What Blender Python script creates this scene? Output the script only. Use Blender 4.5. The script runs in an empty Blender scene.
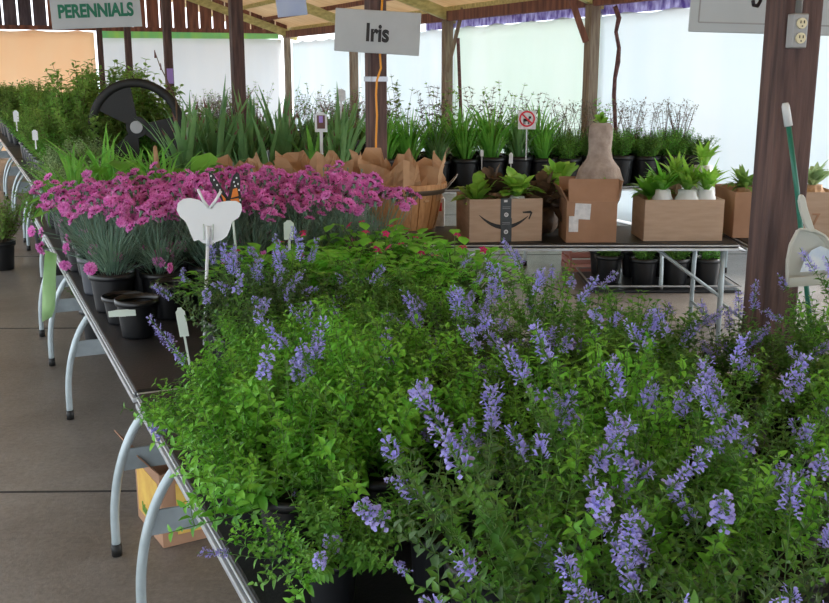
import bpy, math, random
import numpy as np
from mathutils import Vector, Matrix, noise
random.seed(7)
rs = random.Random(11)
S = bpy.context.scene
C = S.collection
PI = math.pi

# ------------------------------------------------------------------ camera
EYE = 1.8
PITCH = math.atan(229.5/1000.0)
cp, sp = math.cos(PITCH), math.sin(PITCH)
cd = bpy.data.cameras.new('camera'); cam = bpy.data.objects.new('camera', cd); C.objects.link(cam)
cam.location = (0, 0, EYE); cam.rotation_euler = (PI/2-PITCH, 0, 0)
cd.sensor_width = 36; cd.lens = 1000/829*36; cd.clip_end = 200
S.camera = cam
def at(px, py, D):
    "measured pixel of the photo at forward distance D -> world point"
    u = px-414.5; v = 301.5-py
    F = 1000*cp+v*sp; U = v*cp-1000*sp
    return Vector((u/F*D, D, EYE+U/F*D))
def pix(p):
    f = p[1]*cp-(p[2]-EYE)*sp; v = (p[2]-EYE)*cp+p[1]*sp
    return 414.5+1000*p[0]/f, 301.5-1000*v/f

# table directions: T runs along the long rows, W across them
T = Vector((-.411, .912, 0)); W = Vector((.912, .411, 0)); O = Vector((-1.345, 4.115, 0))
ROT_T = math.atan2(T.y, T.x); ROT_W = math.atan2(W.y, W.x)
def sw(s, w, z=0): return O + T*s + W*w + Vector((0, 0, z))
TOP = .74

# ------------------------------------------------------------------ materials
def lin(c):
    return tuple((x/255/12.92 if x/255 <= .04045 else ((x/255+.055)/1.055)**2.4) for x in c)+(1,)
def mat(name, col, rough=.6, metal=0, var=None, scale=8, bump=0, bscale=40, trans=0, rnd=0, spec=.5, stretch=None, detail=4):
    m = bpy.data.materials.new(name); m.use_nodes = True
    nt = m.node_tree; N = nt.nodes; L = nt.links
    b = N['Principled BSDF']; out = N['Material Output']
    b.inputs['Roughness'].default_value = rough; b.inputs['Metallic'].default_value = metal
    b.inputs['Specular IOR Level'].default_value = spec
    c = lin(col); b.inputs['Base Color'].default_value = c
    colsock = None
    tc = N.new('ShaderNodeTexCoord'); mp = N.new('ShaderNodeMapping')
    L.new(tc.outputs['Object'], mp.inputs['Vector'])
    if stretch: mp.inputs['Scale'].default_value = stretch
    if var:
        nz = N.new('ShaderNodeTexNoise'); nz.inputs['Scale'].default_value = scale; nz.inputs['Detail'].default_value = detail
        L.new(mp.outputs[0], nz.inputs['Vector'])
        cr = N.new('ShaderNodeValToRGB'); cr.color_ramp.elements[0].position = .35; cr.color_ramp.elements[1].position = .65
        cr.color_ramp.elements[0].color = c; cr.color_ramp.elements[1].color = lin(var)
        L.new(nz.outputs['Fac'], cr.inputs[0]); colsock = cr.outputs[0]
    if rnd:
        oi = N.new('ShaderNodeObjectInfo'); hs = N.new('ShaderNodeHueSaturation')
        mr = N.new('ShaderNodeMapRange'); mr.inputs['To Min'].default_value = 1-rnd; mr.inputs['To Max'].default_value = 1+rnd
        L.new(oi.outputs['Random'], mr.inputs['Value']); L.new(mr.outputs[0], hs.inputs['Value'])
        if colsock: L.new(colsock, hs.inputs['Color'])
        else: hs.inputs['Color'].default_value = c
        colsock = hs.outputs[0]
    if colsock: L.new(colsock, b.inputs['Base Color'])
    if bump:
        n2 = N.new('ShaderNodeTexNoise'); n2.inputs['Scale'].default_value = bscale; n2.inputs['Detail'].default_value = 5
        L.new(mp.outputs[0], n2.inputs['Vector'])
        bp = N.new('ShaderNodeBump'); bp.inputs['Strength'].default_value = bump; bp.inputs['Distance'].default_value = .01
        L.new(n2.outputs['Fac'], bp.inputs['Height']); L.new(bp.outputs[0], b.inputs['Normal'])
    if trans:
        tr = N.new('ShaderNodeBsdfTranslucent'); mx = N.new('ShaderNodeMixShader'); mx.inputs[0].default_value = trans
        tr.inputs['Color'].default_value = c
        if colsock: L.new(colsock, tr.inputs['Color'])
        L.new(b.outputs[0], mx.inputs[1]); L.new(tr.outputs[0], mx.inputs[2]); L.new(mx.outputs[0], out.inputs['Surface'])
    return m
M = dict(
 pot=mat('pot_plastic', (20,21,24), .38, rnd=.3),
 potgrey=mat('grey_pot_plastic', (78,82,90), .42, rnd=.2),
 soil=mat('soil', (48,36,28), .95, var=(28,20,16), scale=60, bump=.6),
 nep=mat('catmint_leaf', (72,126,46), .5, var=(112,168,66), scale=14, trans=.25, rnd=.22),
 nepb=mat('bright_catmint_leaf', (92,168,48), .5, var=(138,204,72), scale=14, trans=.25, rnd=.15),
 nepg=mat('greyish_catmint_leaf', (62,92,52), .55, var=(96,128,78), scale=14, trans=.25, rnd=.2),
 nstem=mat('catmint_stem', (96,130,66), .6, trans=.2),
 vio=mat('violet_floret', (166,160,236), .6, var=(196,188,248), scale=30, trans=.35, rnd=.12),
 cal=mat('calyx', (140,150,150), .6, var=(150,176,126), scale=20, trans=.2),
 dgrass=mat('pinks_foliage', (100,134,118), .6, var=(136,166,140), scale=8, trans=.25, rnd=.15),
 pink=mat('magenta_petal', (224,112,198), .6, var=(238,160,222), scale=40, trans=.35, rnd=.16),
 pinkc=mat('petal_centre', (138,18,92), .7, trans=.2),
 hot=mat('hot_pink_petal', (214,48,120), .6, trans=.3, rnd=.15),
 prim=mat('fresh_leaf', (104,192,56), .38, var=(142,214,78), scale=12, trans=.4, rnd=.15),
 iris=mat('iris_leaf', (104,152,96), .45, var=(132,176,112), scale=6, trans=.35, rnd=.2),
 iristip=mat('iris_leaf_tip', (128,92,84), .6, trans=.3),
 grass=mat('grass_leaf', (98,172,66), .45, var=(142,206,92), scale=6, trans=.4, rnd=.2),
 broad=mat('broad_leaf', (104,178,60), .35, var=(132,198,76), scale=5, trans=.4, rnd=.15),
 shrub=mat('shrub_leaf', (112,158,72), .5, var=(146,184,90), scale=8, trans=.35, rnd=.25),
 pale=mat('silvery_leaf', (154,182,132), .6, var=(178,204,154), scale=14, trans=.35, rnd=.15),
 sedum=mat('purplish_leaf', (122,130,108), .55, var=(134,116,112), scale=10, trans=.3, rnd=.2),
 lettuce=mat('rosette_leaf', (116,172,60), .45, var=(164,208,86), scale=10, trans=.35, rnd=.15),
 brownleaf=mat('dry_leaf', (74,58,48), .8, var=(110,88,66), scale=14, trans=.15),
 bstem=mat('brown_stem', (98,78,60), .7),
 white=mat('white_plastic', (232,234,236), .35, trans=.15),
 tag=mat('plant_tag_plastic', (214,226,216), .4, trans=.2),
 ttop=mat('table_top_black', (22,22,25), .5, var=(34,33,36), scale=5, bump=.15, bscale=90),
 alu=mat('aluminium', (206,210,214), .3, .5, var=(184,188,194), scale=20),
 legm=mat('painted_steel_leg', (176,188,192), .35, .25, var=(156,168,172), scale=10),
 panel=mat('leg_panel_metal', (160,170,176), .4, .3, var=(136,146,150), scale=8),
 rubber=mat('rubber', (18,18,18), .6),
 card=mat('cardboard', (182,156,134), .8, var=(170,144,122), scale=6, bump=.1, bscale=50, stretch=(1,1,6)),
 cardd=mat('old_cardboard', (164,126,100), .8, var=(148,112,86), scale=5, bump=.1),
 cardin=mat('cardboard_inside', (150,110,80), .85),
 tape=mat('dark_tape', (38,42,44), .3, var=(46,52,56), scale=30),
 ink=mat('black_ink', (26,24,24), .6),
 paper=mat('white_label_paper', (222,222,224), .6, var=(196,198,202), scale=30),
 kraft=mat('brown_kraft_paper', (196,158,122), .75, var=(176,136,100), scale=8, bump=.3, bscale=20, trans=.15),
 basket=mat('bushel_slat_wood', (206,156,104), .6, var=(182,130,84), scale=10, stretch=(6,6,1)),
 bband=mat('bushel_band', (92,78,62), .6),
 sign=mat('sign_panel_grey', (190,196,200), .5, var=(180,186,190), scale=3),
 signb=mat('sign_panel_blue', (170,190,235), .5, var=(190,206,240), scale=3),
 green=mat('green_letter_paint', (14,112,84), .6),
 black=mat('black_letter_paint', (40,40,42), .6),
 post=mat('dark_post_wood', (108,82,76), .75, var=(70,52,52), scale=5, bump=.5, bscale=12, stretch=(6,6,.6)),
 postl=mat('grey_post_wood', (158,140,118), .75, var=(128,108,92), scale=5, bump=.4, bscale=12, stretch=(6,6,.6)),
 raft=mat('rafter_wood', (214,204,140), .7, var=(180,170,110), scale=5, stretch=(1,4,4)),
 deck=mat('roof_deck_panels', (222,204,176), .75, var=(206,186,156), scale=2.2, bump=.3, stretch=(1,5,1), trans=.34),
 board=mat('gable_board_wood', (150,98,80), .8, var=(104,68,60), scale=3, stretch=(5,5,.5)),
 boardg=mat('grey_gable_board', (98,88,100), .7, var=(64,54,66), scale=3, stretch=(5,5,.7)),
 vine=mat('dry_vine', (122,84,82), .8, var=(90,60,60), scale=20),
 orange=mat('orange_cord', (240,160,40), .5),
 ggreen=mat('dustpan_handle_green', (36,112,92), .4),
 dust=mat('dustpan_plastic', (206,206,198), .45, trans=.15),
 ivory=mat('ivory_outlet', (226,216,180), .4),
 grey=mat('outlet_box_metal', (150,150,150), .45, .4),
 ribbon=mat('green_ribbon', (176,220,150), .5, var=(206,236,186), scale=4, trans=.4),
 mono=mat('monarch_orange', (240,140,50), .5, trans=.25),
 red=mat('red_print', (214,48,64), .5),
 yel=mat('yellow_print', (214,178,84), .6, var=(196,150,70), scale=12),
 stone=mat('burlap_wrap', (178,162,152), .85, var=(152,136,126), scale=18, bump=.6, bscale=60, trans=.1),
 pipe=mat('dark_steel', (40,34,40), .4, .5),
 crate=mat('pink_crate_plastic', (186,128,122), .5),
 bluefilm=mat('dustpan_film', (206,222,246), .15, var=(236,242,250), scale=22),
 silver=mat('silver_tape', (170,172,180), .3, .6),
 lilac=mat('lilac_tape', (170,140,220), .5),
)
def tarpmat(name, col, var, tr, scale=1.2):
    return mat(name, col, .5, var=var, scale=scale, trans=tr, bump=.3, bscale=3, stretch=(1,1,.25), spec=.3)
M['tarp'] = tarpmat('white_tarp', (246,247,248), (240,243,246), .62)
M['tarpg'] = tarpmat('milky_tarp', (230,240,236), (236,243,241), .40)
M['tarpw'] = tarpmat('side_wall_tarp', (232,240,244), (238,243,246), .40)
M['peach'] = tarpmat('peach_tarp', (254,232,206), (254,226,196), .68)
M['strip'] = tarpmat('green_tarp_strip', (160,226,176), (206,236,150), .5, 3)
def backdrop_mat():
    m = mat('branch_sky_pattern', (118,100,168), .6, var=(214,214,240), scale=14, trans=.45, stretch=(1,1,.5), detail=6); return m  # purple and pale noise imitating branches against sky
M['backdrop'] = backdrop_mat()
def concrete():
    m = mat('concrete_floor', (112,106,102), .36)
    nt = m.node_tree; N = nt.nodes; L = nt.links; b = N['Principled BSDF']
    tc = N.new('ShaderNodeTexCoord')
    a = N.new('ShaderNodeTexNoise'); a.inputs['Scale'].default_value = .9; a.inputs['Detail'].default_value = 8; a.inputs['Roughness'].default_value = .7
    f = N.new('ShaderNodeTexNoise'); f.inputs['Scale'].default_value = 38; f.inputs['Detail'].default_value = 6; f.inputs['Roughness'].default_value = .8
    L.new(tc.outputs['Object'], a.inputs[0]); L.new(tc.outputs['Object'], f.inputs[0])
    r = N.new('ShaderNodeValToRGB'); r.color_ramp.elements[0].position = .3; r.color_ramp.elements[1].position = .72
    r.color_ramp.elements[0].color = lin((92,84,78)); r.color_ramp.elements[1].color = lin((136,130,124)); L.new(a.outputs[0], r.inputs[0])
    r2 = N.new('ShaderNodeValToRGB'); r2.color_ramp.elements[0].position = .35; r2.color_ramp.elements[1].position = .7
    r2.color_ramp.elements[0].color = (.62,.62,.62,1); r2.color_ramp.elements[1].color = (1.15,1.15,1.15,1); L.new(f.outputs[0], r2.inputs[0])
    mx = N.new('ShaderNodeMix'); mx.data_type = 'RGBA'; mx.blend_type = 'MULTIPLY'; mx.inputs['Factor'].default_value = 1
    L.new(r.outputs[0], mx.inputs['A']); L.new(r2.outputs[0], mx.inputs['B']); L.new(mx.outputs['Result'], b.inputs['Base Color'])
    bp = N.new('ShaderNodeBump'); bp.inputs['Strength'].default_value = .35; bp.inputs['Distance'].default_value = .01
    L.new(f.outputs[0], bp.inputs['Height']); L.new(bp.outputs[0], b.inputs['Normal'])
    return m
M['floor'] = concrete()

# ------------------------------------------------------------------ mesh builder
class MB:
    def __init__(s): s.v = []; s.f = []; s.m = []; s.mats = []
    def mi(s, k):
        if k not in s.mats: s.mats.append(k)
        return s.mats.index(k)
    def add(s, V, F, k):
        o = len(s.v); i = s.mi(k)
        s.v.extend([tuple(p) for p in V])
        for f in F: s.f.append(tuple(o+a for a in f)); s.m.append(i)
    def many(s, tV, tF, Ms, k):
        if not len(Ms): return
        R = np.array([m[0] for m in Ms]); P = np.array([m[1] for m in Ms])
        V = np.einsum('kij,nj->kni', R, np.array(tV)) + P[:, None, :]
        n = len(tV); o = len(s.v); i = s.mi(k)
        s.v.extend(map(tuple, V.reshape(-1, 3).tolist()))
        for q in range(len(Ms)):
            b = o+q*n
            for f in tF: s.f.append(tuple(b+a for a in f)); s.m.append(i)
    def box(s, c, d, k, rot=None, taper=1):
        x, y, z = d[0]/2, d[1]/2, d[2]/2
        V = [Vector((sx*x*(taper if sz > 0 else 1), sy*y*(taper if sz > 0 else 1), sz*z)) for sz in (-1, 1) for sy in (-1, 1) for sx in (-1, 1)]
        if rot is not None: V = [rot @ v for v in V]
        V = [v+Vector(c) for v in V]
        s.add(V, [(0,2,3,1),(4,5,7,6),(0,1,5,4),(2,6,7,3),(0,4,6,2),(1,3,7,5)], k)
    def tube(s, pts, r, k, n=8, cap=True):
        pts = [Vector(p) for p in pts]; m = len(pts)
        rr = r if isinstance(r, (list, tuple)) else [r]*m
        V = []; prev = None
        for i, p in enumerate(pts):
            t = (pts[min(i+1, m-1)]-pts[max(i-1, 0)]).normalized()
            if prev is None: a = t.orthogonal().normalized()
            else:
                a = prev - t*prev.dot(t)
                a = a.normalized() if a.length > 1e-6 else t.orthogonal().normalized()
            prev = a; b = t.cross(a)
            for j in range(n):
                an = 2*PI*j/n; V.append(p+(a*math.cos(an)+b*math.sin(an))*rr[i])
        F = [(i*n+j, i*n+(j+1) % n, (i+1)*n+(j+1) % n, (i+1)*n+j) for i in range(m-1) for j in range(n)]
        if cap: F += [tuple(range(n-1, -1, -1)), tuple((m-1)*n+j for j in range(n))]
        s.add(V, F, k)
    def lathe(s, prof, k, n=28, c=(0,0,0), rib=0):
        V = []
        for (r, z) in prof:
            for j in range(n):
                a = 2*PI*j/n; q = r*(1+(rib if j % 2 else 0)); V.append((c[0]+q*math.cos(a), c[1]+q*math.sin(a), c[2]+z))
        m = len(prof)
        F = [(i*n+j, i*n+(j+1) % n, (i+1)*n+(j+1) % n, (i+1)*n+j) for i in range(m-1) for j in range(n)]
        s.add(V, F, k)
    def prism(s, pts2, y0, y1, k, f=lambda x, y, z: (x, y, z)):
        "outline in x,z extruded along y"
        n = len(pts2)
        V = [f(p[0], y0, p[1]) for p in pts2]+[f(p[0], y1, p[1]) for p in pts2]
        F = [tuple(range(n)), tuple(range(2*n-1, n-1, -1))]+[(i, i+n, (i+1) % n+n, (i+1) % n) for i in range(n)]
        s.add(V, F, k)
    def mesh(s, name, smooth=False, bevel=0):
        me = bpy.data.meshes.new(name); me.from_pydata(s.v, [], s.f)
        for k in s.mats: me.materials.append(M[k])
        me.polygons.foreach_set('material_index', s.m)
        if smooth: me.polygons.foreach_set('use_smooth', [True]*len(s.f))
        me.update(); return me
    def build(s, name, parent=None, smooth=False, loc=(0,0,0), rot=(0,0,0), bevel=0):
        o = link(name, s.mesh(name, smooth), parent); o.location = loc; o.rotation_euler = rot
        if bevel:
            b = o.modifiers.new('bevel', 'BEVEL'); b.width = bevel; b.segments = 2; b.limit_method = 'ANGLE'
        return o
def link(name, data, parent=None):
    o = bpy.data.objects.new(name, data); C.objects.link(o)
    if parent: o.parent = parent
    return o
def tag(o, label=None, cat=None, group=None, kind=None):
    if label: o['label'] = label
    if cat: o['category'] = cat
    if group: o['group'] = group
    if kind: o['kind'] = kind
    return o
def thing(name, label, cat, loc=(0,0,0), rz=0, group=None):
    o = link(name, None); o.location = loc; o.rotation_euler = (0,0,rz); o.empty_display_size = .1
    return tag(o, label, cat, group)
def struct(mb, name, **k):
    return tag(mb.build(name, **k), kind='structure')
# a "spec" is a list of (part, mesh, matrix, part label); spawn makes the thing and its parts
def spawn(spec, name, label, cat, loc, rz=0, sc=1, group=None, tilt=(0,0)):
    o = thing(name, label, cat, loc, rz, group); o.rotation_euler = (tilt[0], tilt[1], rz); o.scale = (sc,)*3 if not isinstance(sc, tuple) else sc
    ids = {}
    for i, it in enumerate(spec):
        part, me, mx, lb = it[:4]
        p = o if len(it) < 5 else ids[it[4]]
        c = link(part, me, p); c.matrix_local = mx if mx is not None else Matrix()
        if lb: c['label'] = lb
        ids[i] = c
    return o
ORD = ['first','second','third','fourth','fifth','sixth','seventh','eighth','ninth','tenth','eleventh','twelfth','thirteenth','fourteenth','fifteenth','sixteenth']

# ------------------------------------------------------------------ plant pieces
def leafT(w=.5, fold=.12, droop=.18, tipw=.36):
    V = [(0,0,0),(.3,w/2,fold),(.3,0,.03),(.3,-w/2,fold),(.68,tipw/2,fold*.7-droop*.4),(.68,0,-droop*.4),(.68,-tipw/2,fold*.7-droop*.4),(1,0,-droop)]
    F = [(0,2,1),(0,3,2),(1,2,5,4),(2,3,6,5),(4,5,7),(5,6,7)]
    return V, F
LEAF = leafT(); LEAFN = leafT(.26,.05,.15,.2); LEAFW = leafT(.72,.1,.25,.55)
def frame(d, up, size, pos, wid=1):
    d = d.normalized(); y = up.cross(d)
    if y.length < 1e-4: y = Vector((1,0,0)).cross(d)
    y.normalize(); z = d.cross(y)
    return ([[d.x*size, y.x*size*wid, z.x*size],[d.y*size, y.y*size*wid, z.y*size],[d.z*size, y.z*size*wid, z.z*size]], tuple(pos))
def stem(r, p, az, lean, length, n=8, bend=.0, wob=.12):
    "points of a stem that leaves at angle lean from vertical and bends by bend along the way"
    pts = [Vector(p)]; a = az; L = lean
    for i in range(n):
        a += r.uniform(-wob, wob); L += bend/n + r.uniform(-wob, wob)*.5
        pts.append(pts[-1]+Vector((math.sin(L)*math.cos(a), math.sin(L)*math.sin(a), math.cos(L)))*(length/n))
    return pts
def potspec(rt=.08, h=.17, k='pot', rib=.02):
    mb = MB(); rb = rt*.8
    mb.lathe([(0,.003),(rb*.96,0),(rb,.01),(rt*.95,h*.84)], k, 40, rib=rib)
    mb.lathe([(rt*.95,h*.84),(rt*1.05,h*.845),(rt*1.07,h*.9),(rt*1.06,h),(rt*1.0,h),(rt*.97,h*.88)], k, 40)
    me = mb.mesh('pot', True)
    sm = MB(); sm.lathe([(rt*.97,h*.88),(rt*.6,h*.93),(0.001,h*.92)], 'soil', 20)
    return [('pot', me, None, None), ('soil', sm.mesh('soil', True), None, None)]
POT1 = potspec(); POTG = potspec(k='potgrey'); POT2 = potspec(.115,.24); POTS = potspec(.06,.11)
def whorled(mb, r, p, az, lean, length, leafk, stemk, ls, step=.028, bend=.3, n=8, start=.15, side=.5, sr=.0018, tmpl=LEAF, wid=1, depth=0, two=2):
    pts = stem(r, p, az, lean, length, n, bend)
    mb.tube(pts, [sr*(1-.5*i/n) for i in range(n+1)], stemk, 4, False)
    Ms = []; L = 0; k = 0
    nodes = max(2, int(length*(1-start)/step))
    for q in range(nodes):
        t = start+(1-start)*(q+.7)/nodes
        f = t*n; i = min(int(f), n-1); P = pts[i].lerp(pts[i+1], f-i); d = (pts[i+1]-pts[i]).normalized()
        a = q*PI/2+r.uniform(-.4, .4)
        b = d.orthogonal().normalized(); c = d.cross(b)
        for h in range(two):
            an = a+2*PI*h/two; o = b*math.cos(an)+c*math.sin(an)
            dd = o*.9+d*r.uniform(.2, .8)+Vector((0,0,r.uniform(-.15,.15)))
            sz = ls*(1.15-.6*t)*r.uniform(.75, 1.25)
            Ms.append(frame(dd, d+Vector((r.uniform(-.3,.3),r.uniform(-.3,.3),.5)), sz, P, wid))
            if depth < 1 and r.random() < side and t < .85:
                s2 = length*(1-t)*r.uniform(.25,.6)+.03
                az2 = math.atan2(dd.y, dd.x)
                whorled(mb, r, P, az2, r.uniform(.5,1.0), s2, leafk, stemk, ls*.72, step*.75, -.5, 4, .1, 0, sr*.7, tmpl, wid, 1, two)
    mb.many(tmpl[0], tmpl[1], Ms, leafk)
    return pts
# catmint flower spike
FLOR = ([(0,0,0),(.55,.16,.12),(1.0,.32,.35),(1.05,0,.5),(1.0,-.32,.35),(.55,-.16,.12),(.95,.38,-.32),(1.15,.12,-.5),(1.15,-.12,-.5),(.95,-.38,-.32),(.6,0,-.1)],
        [(0,1,3),(1,2,3),(0,3,5),(3,4,5),(0,10,1),(0,5,10),(10,6,7),(10,7,8),(10,8,9)])
def spikemesh(seed, nwh, L=.09, fl=.0135):
    r = random.Random(seed); mb = MB()
    pts = stem(r, (0,0,0), r.uniform(0,6), 0.02, L, 5, .25, .05)
    mb.tube(pts, .0012, 'nstem', 4, False)
    A = []; B = []; G = []
    fl *= .95
    for q in range(nwh):
        t = (q+.3)/nwh; f = t*5; i = min(int(f), 4); P = pts[i].lerp(pts[i+1], f-i); d = (pts[i+1]-pts[i]).normalized()
        b = d.orthogonal().normalized(); c = d.cross(b)
        m = r.randint(8, 11) if t < .8 else 4
        for h in range(m):
            an = r.uniform(0, 2*PI); o = b*math.cos(an)+c*math.sin(an)
            dd = o+d*r.uniform(.1,.7); pos = P+o*.002+d*r.uniform(-.004,.004)
            B.append(frame(dd, d, .0085*(1-.3*t), pos))
            if r.random() < .72 - .2*t: A.append(frame(dd, d, fl*r.uniform(.75,1.2)*(1-.25*t), pos+dd.normalized()*.003))
        for h in range(2): 
            an = q*PI/2+h*PI; o = b*math.cos(an)+c*math.sin(an); G.append(frame(o+d*.3, d, .016*(1-.5*t), P))
    mb.many(FLOR[0], FLOR[1], A, 'vio'); mb.many(LEAFN[0], LEAFN[1], B, 'cal'); mb.many(LEAF[0], LEAF[1], G, 'nep')
    return mb.mesh('flower_spike', True)
SPIKES = [spikemesh(i, 4+i, .06+.012*i) for i in range(5)]
def basis(pts, rz=0):
    z = (pts[-1]-pts[-2]).normalized(); x = z.orthogonal().normalized(); y = z.cross(x)
    m = Matrix((x, y, z)).transposed().to_4x4(); m.translation = pts[-1]; return m @ Matrix.Rotation(rz, 4, 'Z')
def nepeta(seed, nst, height, spread, leafk, nsp, ls=.03, pot=POT1, side=.55):
    r = random.Random(seed); mb = MB(); sp = []
    for i in range(nst):
        az = 2*PI*i/nst*2.4+r.uniform(-.4,.4); q = r.random()**.7
        lean = .1+spread*q; rad = .06*q
        lk = leafk if r.random() < .8 else ('nepb' if leafk == 'nep' else 'nep')
        pts = whorled(mb, r, (rad*math.cos(az), rad*math.sin(az), .15), az, lean, height*r.uniform(.75,1.1)*(1-.1*q), lk, 'nstem', ls, .024, -.25*q+r.uniform(-.1,.3), 8, .05, side)
        sp.append(pts)
    r.shuffle(sp); spec = list(pot)+[('foliage', mb.mesh('foliage', True), None, None)]
    for i, pts in enumerate(sp[:nsp]): spec.append(('flower_spike', SPIKES[r.randrange(5)], basis(pts, r.uniform(0,6)), None))
    return spec
# straps and blades
def blade(mb, r, p, az, lean, length, w, k, droop=.6, n=7, tipk=None, twist=None, power=.8, spoon=False):
    pts = [Vector(p)]; L = lean
    for i in range(n):
        L += droop/n*(.4+1.2*i/n); pts.append(pts[-1]+Vector((math.sin(L)*math.cos(az), math.sin(L)*math.sin(az), math.cos(L)))*(length/n))
    ta = az+PI/2+(twist if twist is not None else r.uniform(-.5,.5)); sd = Vector((math.cos(ta), math.sin(ta), 0))
    up = Vector((-sd.y, sd.x, 0))
    V = []
    for i, q in enumerate(pts):
        t = i/n; ww = w*(min(1,.55+t*1.4))*(1-t**(2.2 if power < 1 else 3))+.0006
        if spoon:
            ww = w*(.22+.95*t)*(1-t**16)*r.uniform(.85,1.15)+.001; q = q+Vector((0,0,r.uniform(-.06,.06)*w))
        V += [q+sd*ww/2+up*ww*.12, q-Vector((0,0,0)), q-sd*ww/2+up*ww*.12]
    F = []
    for i in range(n):
        a = i*3; F += [(a,a+1,a+4,a+3),(a+1,a+2,a+5,a+4)]
    if tipk:
        c = (n-1)*2 if n > 4 else len(F); mb.add(V, F[:c], k); mb.add(V, F[c:], tipk)
    else: mb.add(V, F, k)
    return pts
def irisplant(seed, n, h, w=.028, tip=True, pot=POT1, k='iris', droop=.25, z0=.15, spread=.3):
    r = random.Random(seed); mb = MB()
    for i in range(n):
        a = r.uniform(0,2*PI); q = r.random(); rad = .05*q
        blade(mb, r, (rad*math.cos(a), rad*math.sin(a), z0), a, spread*q, h*r.uniform(.55,1.1), w*r.uniform(.7,1.1), k, droop*r.uniform(.2,1.6)*(1+q), 8, 'iristip' if tip and r.random() < .4 else None, power=1.2)
    return list(pot)+[('foliage', mb.mesh('foliage', True), None, None)]
# dianthus
def petalflower():
    mb = MB(); r = random.Random(3)
    for layer, (rad, lift, n) in enumerate([(.022,.0,5),(.014,.006,5)]):
        for i in range(n):
            a0 = 2*PI*i/n+layer*.6; V = [(0,0,0)]; F = []
            m = 7
            for j in range(m):
                a = a0+(j/(m-1)-.5)*2*PI/n*1.12
                V.append((rad*.42*math.cos(a), rad*.42*math.sin(a), lift+.004))
            for j in range(m):
                a = a0+(j/(m-1)-.5)*2*PI/n*1.12; q = rad*(1 if j % 2 else .86)*r.uniform(.95,1.05)
                V.append((q*math.cos(a), q*math.sin(a), lift+.005+.004*math.sin(j*2.1+i)))
            mb.add(V, [(0,j+1,j+2) for j in range(m-1)], 'pinkc' if layer == 0 else 'pink')
            mb.add(V, [(j+1,j+1+m,j+2+m,j+2) for j in range(m-1)], 'pink')
    mb.tube([(0,0,-.016),(0,0,.001)], [.003,.0055], 'dgrass', 6)
    return mb.mesh('flower', False)
PF = petalflower()
def dianthus(seed, nfl, h=.33, pot=POT1):
    r = random.Random(seed); mb = MB(); fl = []
    for i in range(230):
        a = r.uniform(0,2*PI); q = r.random()**.6; rad = .07*q
        blade(mb, r, (rad*math.cos(a), rad*math.sin(a), .15+r.random()*.1), a, .1+.75*q, r.uniform(.08,.17), .0045, 'dgrass', r.uniform(0,.9), 4)
    for i in range(nfl+5):
        a = r.uniform(0,2*PI); q = r.random()**.6; rad = .06*q
        pts = stem(r, (rad*math.cos(a), rad*math.sin(a), .15), a, .06+.42*q, h*r.uniform(.8,1.12), 6, .12, .06)
        if r.random() < .14: pts = stem(r, (.06*math.cos(a), .06*math.sin(a), .16), a, .9, h*.6, 6, .6, .06)
        mb.tube(pts, .0014, 'dgrass', 4, False)
        if i < nfl: fl.append(pts)
        else: mb.tube([pts[-1], pts[-1]+Vector((0,0,.018))], [.0035,.0045], 'dgrass', 6)
    spec = list(pot)+[('foliage', mb.mesh('foliage', True), None, None)]
    for pts in fl:
        m = basis(pts, r.uniform(0,6)) @ Matrix.Rotation(r.uniform(.1,.9), 4, 'X') @ Matrix.Scale(r.uniform(1.15,1.5), 4)
        spec.append(('flower', PF, m, None))
    return spec
def small_flower(k):
    mb = MB()
    for i in range(5):
        a = 2*PI*i/5; d = Vector((math.cos(a), math.sin(a), .15)); m = [frame(d, Vector((0,0,1)), .017, (0,0,0))]
        mb.many(LEAFW[0], LEAFW[1], m, k)
    mb.tube([(0,0,-.01),(0,0,.002)], .002, 'prim', 5)
    return mb.mesh('flower', False)
HOTF = small_flower('hot')
def mound(seed, nl, ls, k, h=.12, spread=.11, pot=POT1, flowers=0, tmpl=LEAFW, z0=.15):
    r = random.Random(seed); mb = MB(); Ms = []
    for i in range(nl):
        a = r.uniform(0,2*PI); q = r.random()**.5
        pts = stem(r, (.03*q*math.cos(a), .03*q*math.sin(a), z0), a, .1+1.0*q, (h+spread*.5)*r.uniform(.6,1.1), 4, .3, .06)
        mb.tube(pts, .0018, 'nstem', 4, False)
        d = (pts[-1]-pts[-2]).normalized()*.5+Vector((math.cos(a), math.sin(a), r.uniform(-.1,.5)))*.7
        Ms.append(frame(d, Vector((0,0,1)), ls*r.uniform(.7,1.2), pts[-1]))
    mb.many(tmpl[0], tmpl[1], Ms, k)
    spec = list(pot)+[('foliage', mb.mesh('foliage', True), None, None)]
    for i in range(flowers):
        a = r.uniform(0,2*PI); rad = r.uniform(.0,.1)
        m = Matrix.Translation((rad*math.cos(a), rad*math.sin(a), z0+h+.07+r.uniform(-.01,.03))) @ Matrix.Rotation(r.uniform(0,.8), 4, 'X') @ Matrix.Rotation(a, 4, 'Z') @ Matrix.Scale(1.3, 4)
        spec.append(('flower', HOTF, m, None))
    return spec
def bushy(seed, nst, h, k, ls=.04, pot=POT2, z0=.2, lean=.45, stemk='bstem', step=.04, tmpl=LEAF, side=.5, wid=1, two=2, bend=.1, start=.1):
    r = random.Random(seed); mb = MB()
    for i in range(nst):
        a = r.uniform(0,2*PI); q = r.random()**.7
        whorled(mb, r, (.05*q*math.cos(a), .05*q*math.sin(a), z0), a, lean*q, h*r.uniform(.6,1.08), k, stemk, ls, step, bend, 7, start, side, .0022, tmpl, wid, 0, two)
    return list(pot)+[('foliage', mb.mesh('foliage', True), None, None)]
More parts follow.
